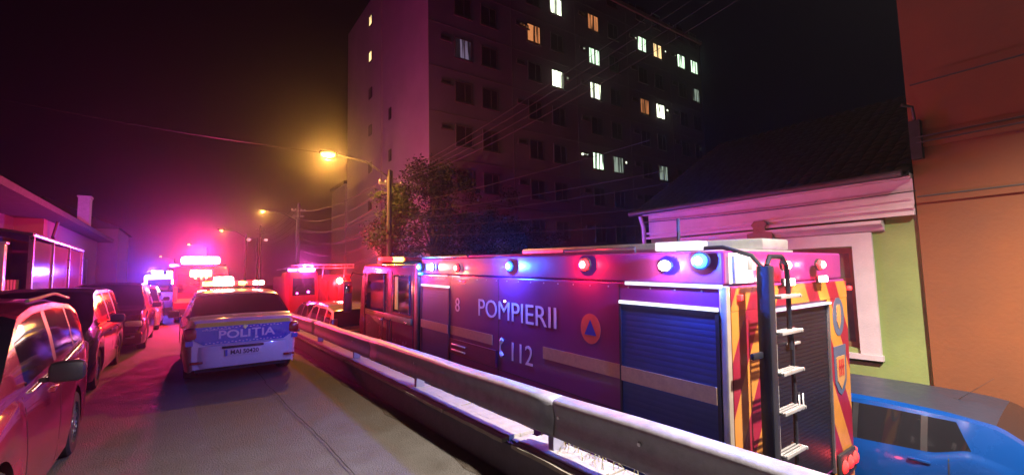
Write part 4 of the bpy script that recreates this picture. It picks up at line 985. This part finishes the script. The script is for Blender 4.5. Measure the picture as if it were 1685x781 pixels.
# ------------------------------------------------------------------ left side buildings and street furniture
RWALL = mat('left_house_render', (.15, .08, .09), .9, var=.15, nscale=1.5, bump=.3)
lh = empty('left_house', (-4.6, 27, 0), 'low house with a dark overhanging roof behind the parked cars on the left', 'house')
mb = MB(); mb.box(-12, -4.6, 24.5, 37, 0, 4.4); mb.build('wall', RWALL, lh, True)
mb = MB(); mb.prism([(-3.9, 4.25), (-3.9, 4.45), (-8.3, 7.6), (-12.6, 4.4), (-12.6, 4.2)], 14.0, 37.6); mb.build('roof', mat('dark_roof', (.018, .012, .014), .85, var=.3), lh, True)
mb = MB(); mb.box(-5.2, -4.7, 34.6, 35.3, 4.9, 6.6); mb.box(-5.25, -4.65, 34.55, 35.35, 6.6, 6.7); mb.build('chimney', mat('chimney_pale', (.5, .42, .42), .8), lh, True)
for y in (26.3, 28.6, 31, 33.4):
    mb = MB(); mb.box(-4.62, -4.56, y - .5, y + .5, 1.3, 3.1); f = mb.build('window', FRAME, lh, True)
    mb = MB(); mb.box(-4.575, -4.55, y - .42, y + .42, 1.38, 3.02); p = mb.build('pane', WGLASS, lh, True); p.parent = f
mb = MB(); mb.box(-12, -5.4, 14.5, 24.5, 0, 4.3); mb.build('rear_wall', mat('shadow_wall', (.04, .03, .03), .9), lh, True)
mb = MB(); mb.tube([(-4.3, 25, 4.2), (-4.45, 25.2, 3.6), (-4.5, 25.2, .1)], .06, 8); mb.build('downpipe', mat('dark_tin', (.07, .05, .06), .5, .4), lh, True)
fb = empty('far_left_house', (-4.5, 40, 0), 'narrow violet-lit house end beyond the chimney on the left', 'house')
mb = MB(); mb.box(-11, -3.9, 39.5, 46, 0, 5.3); mb.build('wall', RWALL, fb, True)
mb = MB(); mb.prism([(-3.7, 5.3), (-7.5, 7.2), (-11.2, 5.3)], 39.4, 46.2); mb.build('roof', TILE, fb, True)
f3 = empty('distant_house', (-6, 60, 0), 'distant dark house where the street bends left', 'house')
mb = MB(); mb.box(-16, -7.2, 55, 75, 0, 5); mb.build('wall', RWALL, f3, True)
mb = MB(); mb.prism([(-6.9, 5), (-11.5, 7.4), (-16.3, 5)], 54.8, 75.3); mb.build('roof', TILE, f3, True)
# glazed shelter
SH = mat('shelter_frame', (.4, .38, .42), .3, .7); SHG = mat('shelter_glass', (.1, .09, .13), .12, var=.3, nscale=3)
sh = empty('glazed_shelter', (-3.7, 21, .13), 'glazed shelter with a sloping metal top bar on the left pavement', 'shelter')
mb = MB(); mb.tube([(-3.55, 17.7, 3.1), (-3.55, 25, 3.05)], .07, 8); mb.build('top_bar', SH, sh, True)
for y in (17.8, 20.1, 22.5, 24.9): mb = MB(); mb.box(-3.6, -3.5, y - .06, y + .06, .13, 3.05); mb.build('upright', SH, sh, True)
for y in (17.9, 20.2, 22.6):
    mb = MB(); mb.box(-3.56, -3.54, y, y + 2.2, 1.55, 2.95); mb.build('glass_panel', SHG, sh, True)
    mb = MB(); mb.box(-3.57, -3.53, y, y + 2.2, .35, 1.45); mb.build('lower_panel', mat('shelter_board', (.25, .22, .3), .4), sh, True)
    mb = MB(); mb.box(-3.58, -3.52, y, y + 2.2, 1.45, 1.55); mb.build('rail', SH, sh, True)
mb = MB(); mb.prism([(-3.5, 3.05), (-3.5, 3.12), (-5.2, 3.45), (-5.2, 3.38)], 17.6, 25.0); mb.build('canopy', mat('canopy_dark', (.06, .05, .06), .6), sh, True)
gp = empty('gate_pillar', (-3.7, 15.9, .13), 'slim white gate pillar at the left edge', 'pillar')
mb = MB(); mb.rbox(-3.8, -3.6, 15.8, 16.0, .13, 2.7, .02); mb.build('shaft', WHITEP, gp, True)
mb = MB(); mb.rbox(-3.83, -3.57, 15.77, 16.03, 2.7, 2.76, .01); mb.build('cap', WHITEP, gp, True)
fw = empty('board_fence', (-3.7, 13, .13), 'low pale board fence between the white pillar and the glazed shelter', 'fence')
for k in range(26):
    y = 9.0 + k * .26 if k < 26 else 0
    if 15.75 < y + .12 < 16.1: continue
    mb = MB(); mb.box(-3.76, -3.73, y, y + .2, .2, 1.75 + .02 * math.sin(k * 3)); mb.build('board', RWALL, fw, True)
for k in range(6): y = 16.2 + .26 * k; mb = MB(); mb.box(-3.76, -3.73, y, y + .2, .2, 1.85); mb.build('board', RWALL, fw, True)
mb = MB(); mb.box(-3.73, -3.69, 9, 17.6, 1.4, 1.46); mb.box(-3.73, -3.69, 9, 17.6, .5, .56); mb.build('rail', RWALL, fw, True)

# ------------------------------------------------------------------ night haze added around the whole street so the lamps bloom
mb = MB(); mb.box(-300, 300, -300, 300, -3, 33)
hz = mb.build('haze', D.materials.new('haze_air')); tag(hz, kind='stuff', label='thin night haze added over the street to give the lamps their glow', cat='haze')
hm = hz.data.materials[0]; hm.use_nodes = True; t = hm.node_tree; t.nodes.clear()
o_ = t.nodes.new('ShaderNodeOutputMaterial'); pv_ = t.nodes.new('ShaderNodeVolumePrincipled'); pv_.inputs['Color'].default_value = (.9, .9, .95, 1)
pv_.inputs['Density'].default_value = .0024; pv_.inputs['Anisotropy'].default_value = .93
t.links.new(pv_.outputs[0], o_.inputs['Volume'])
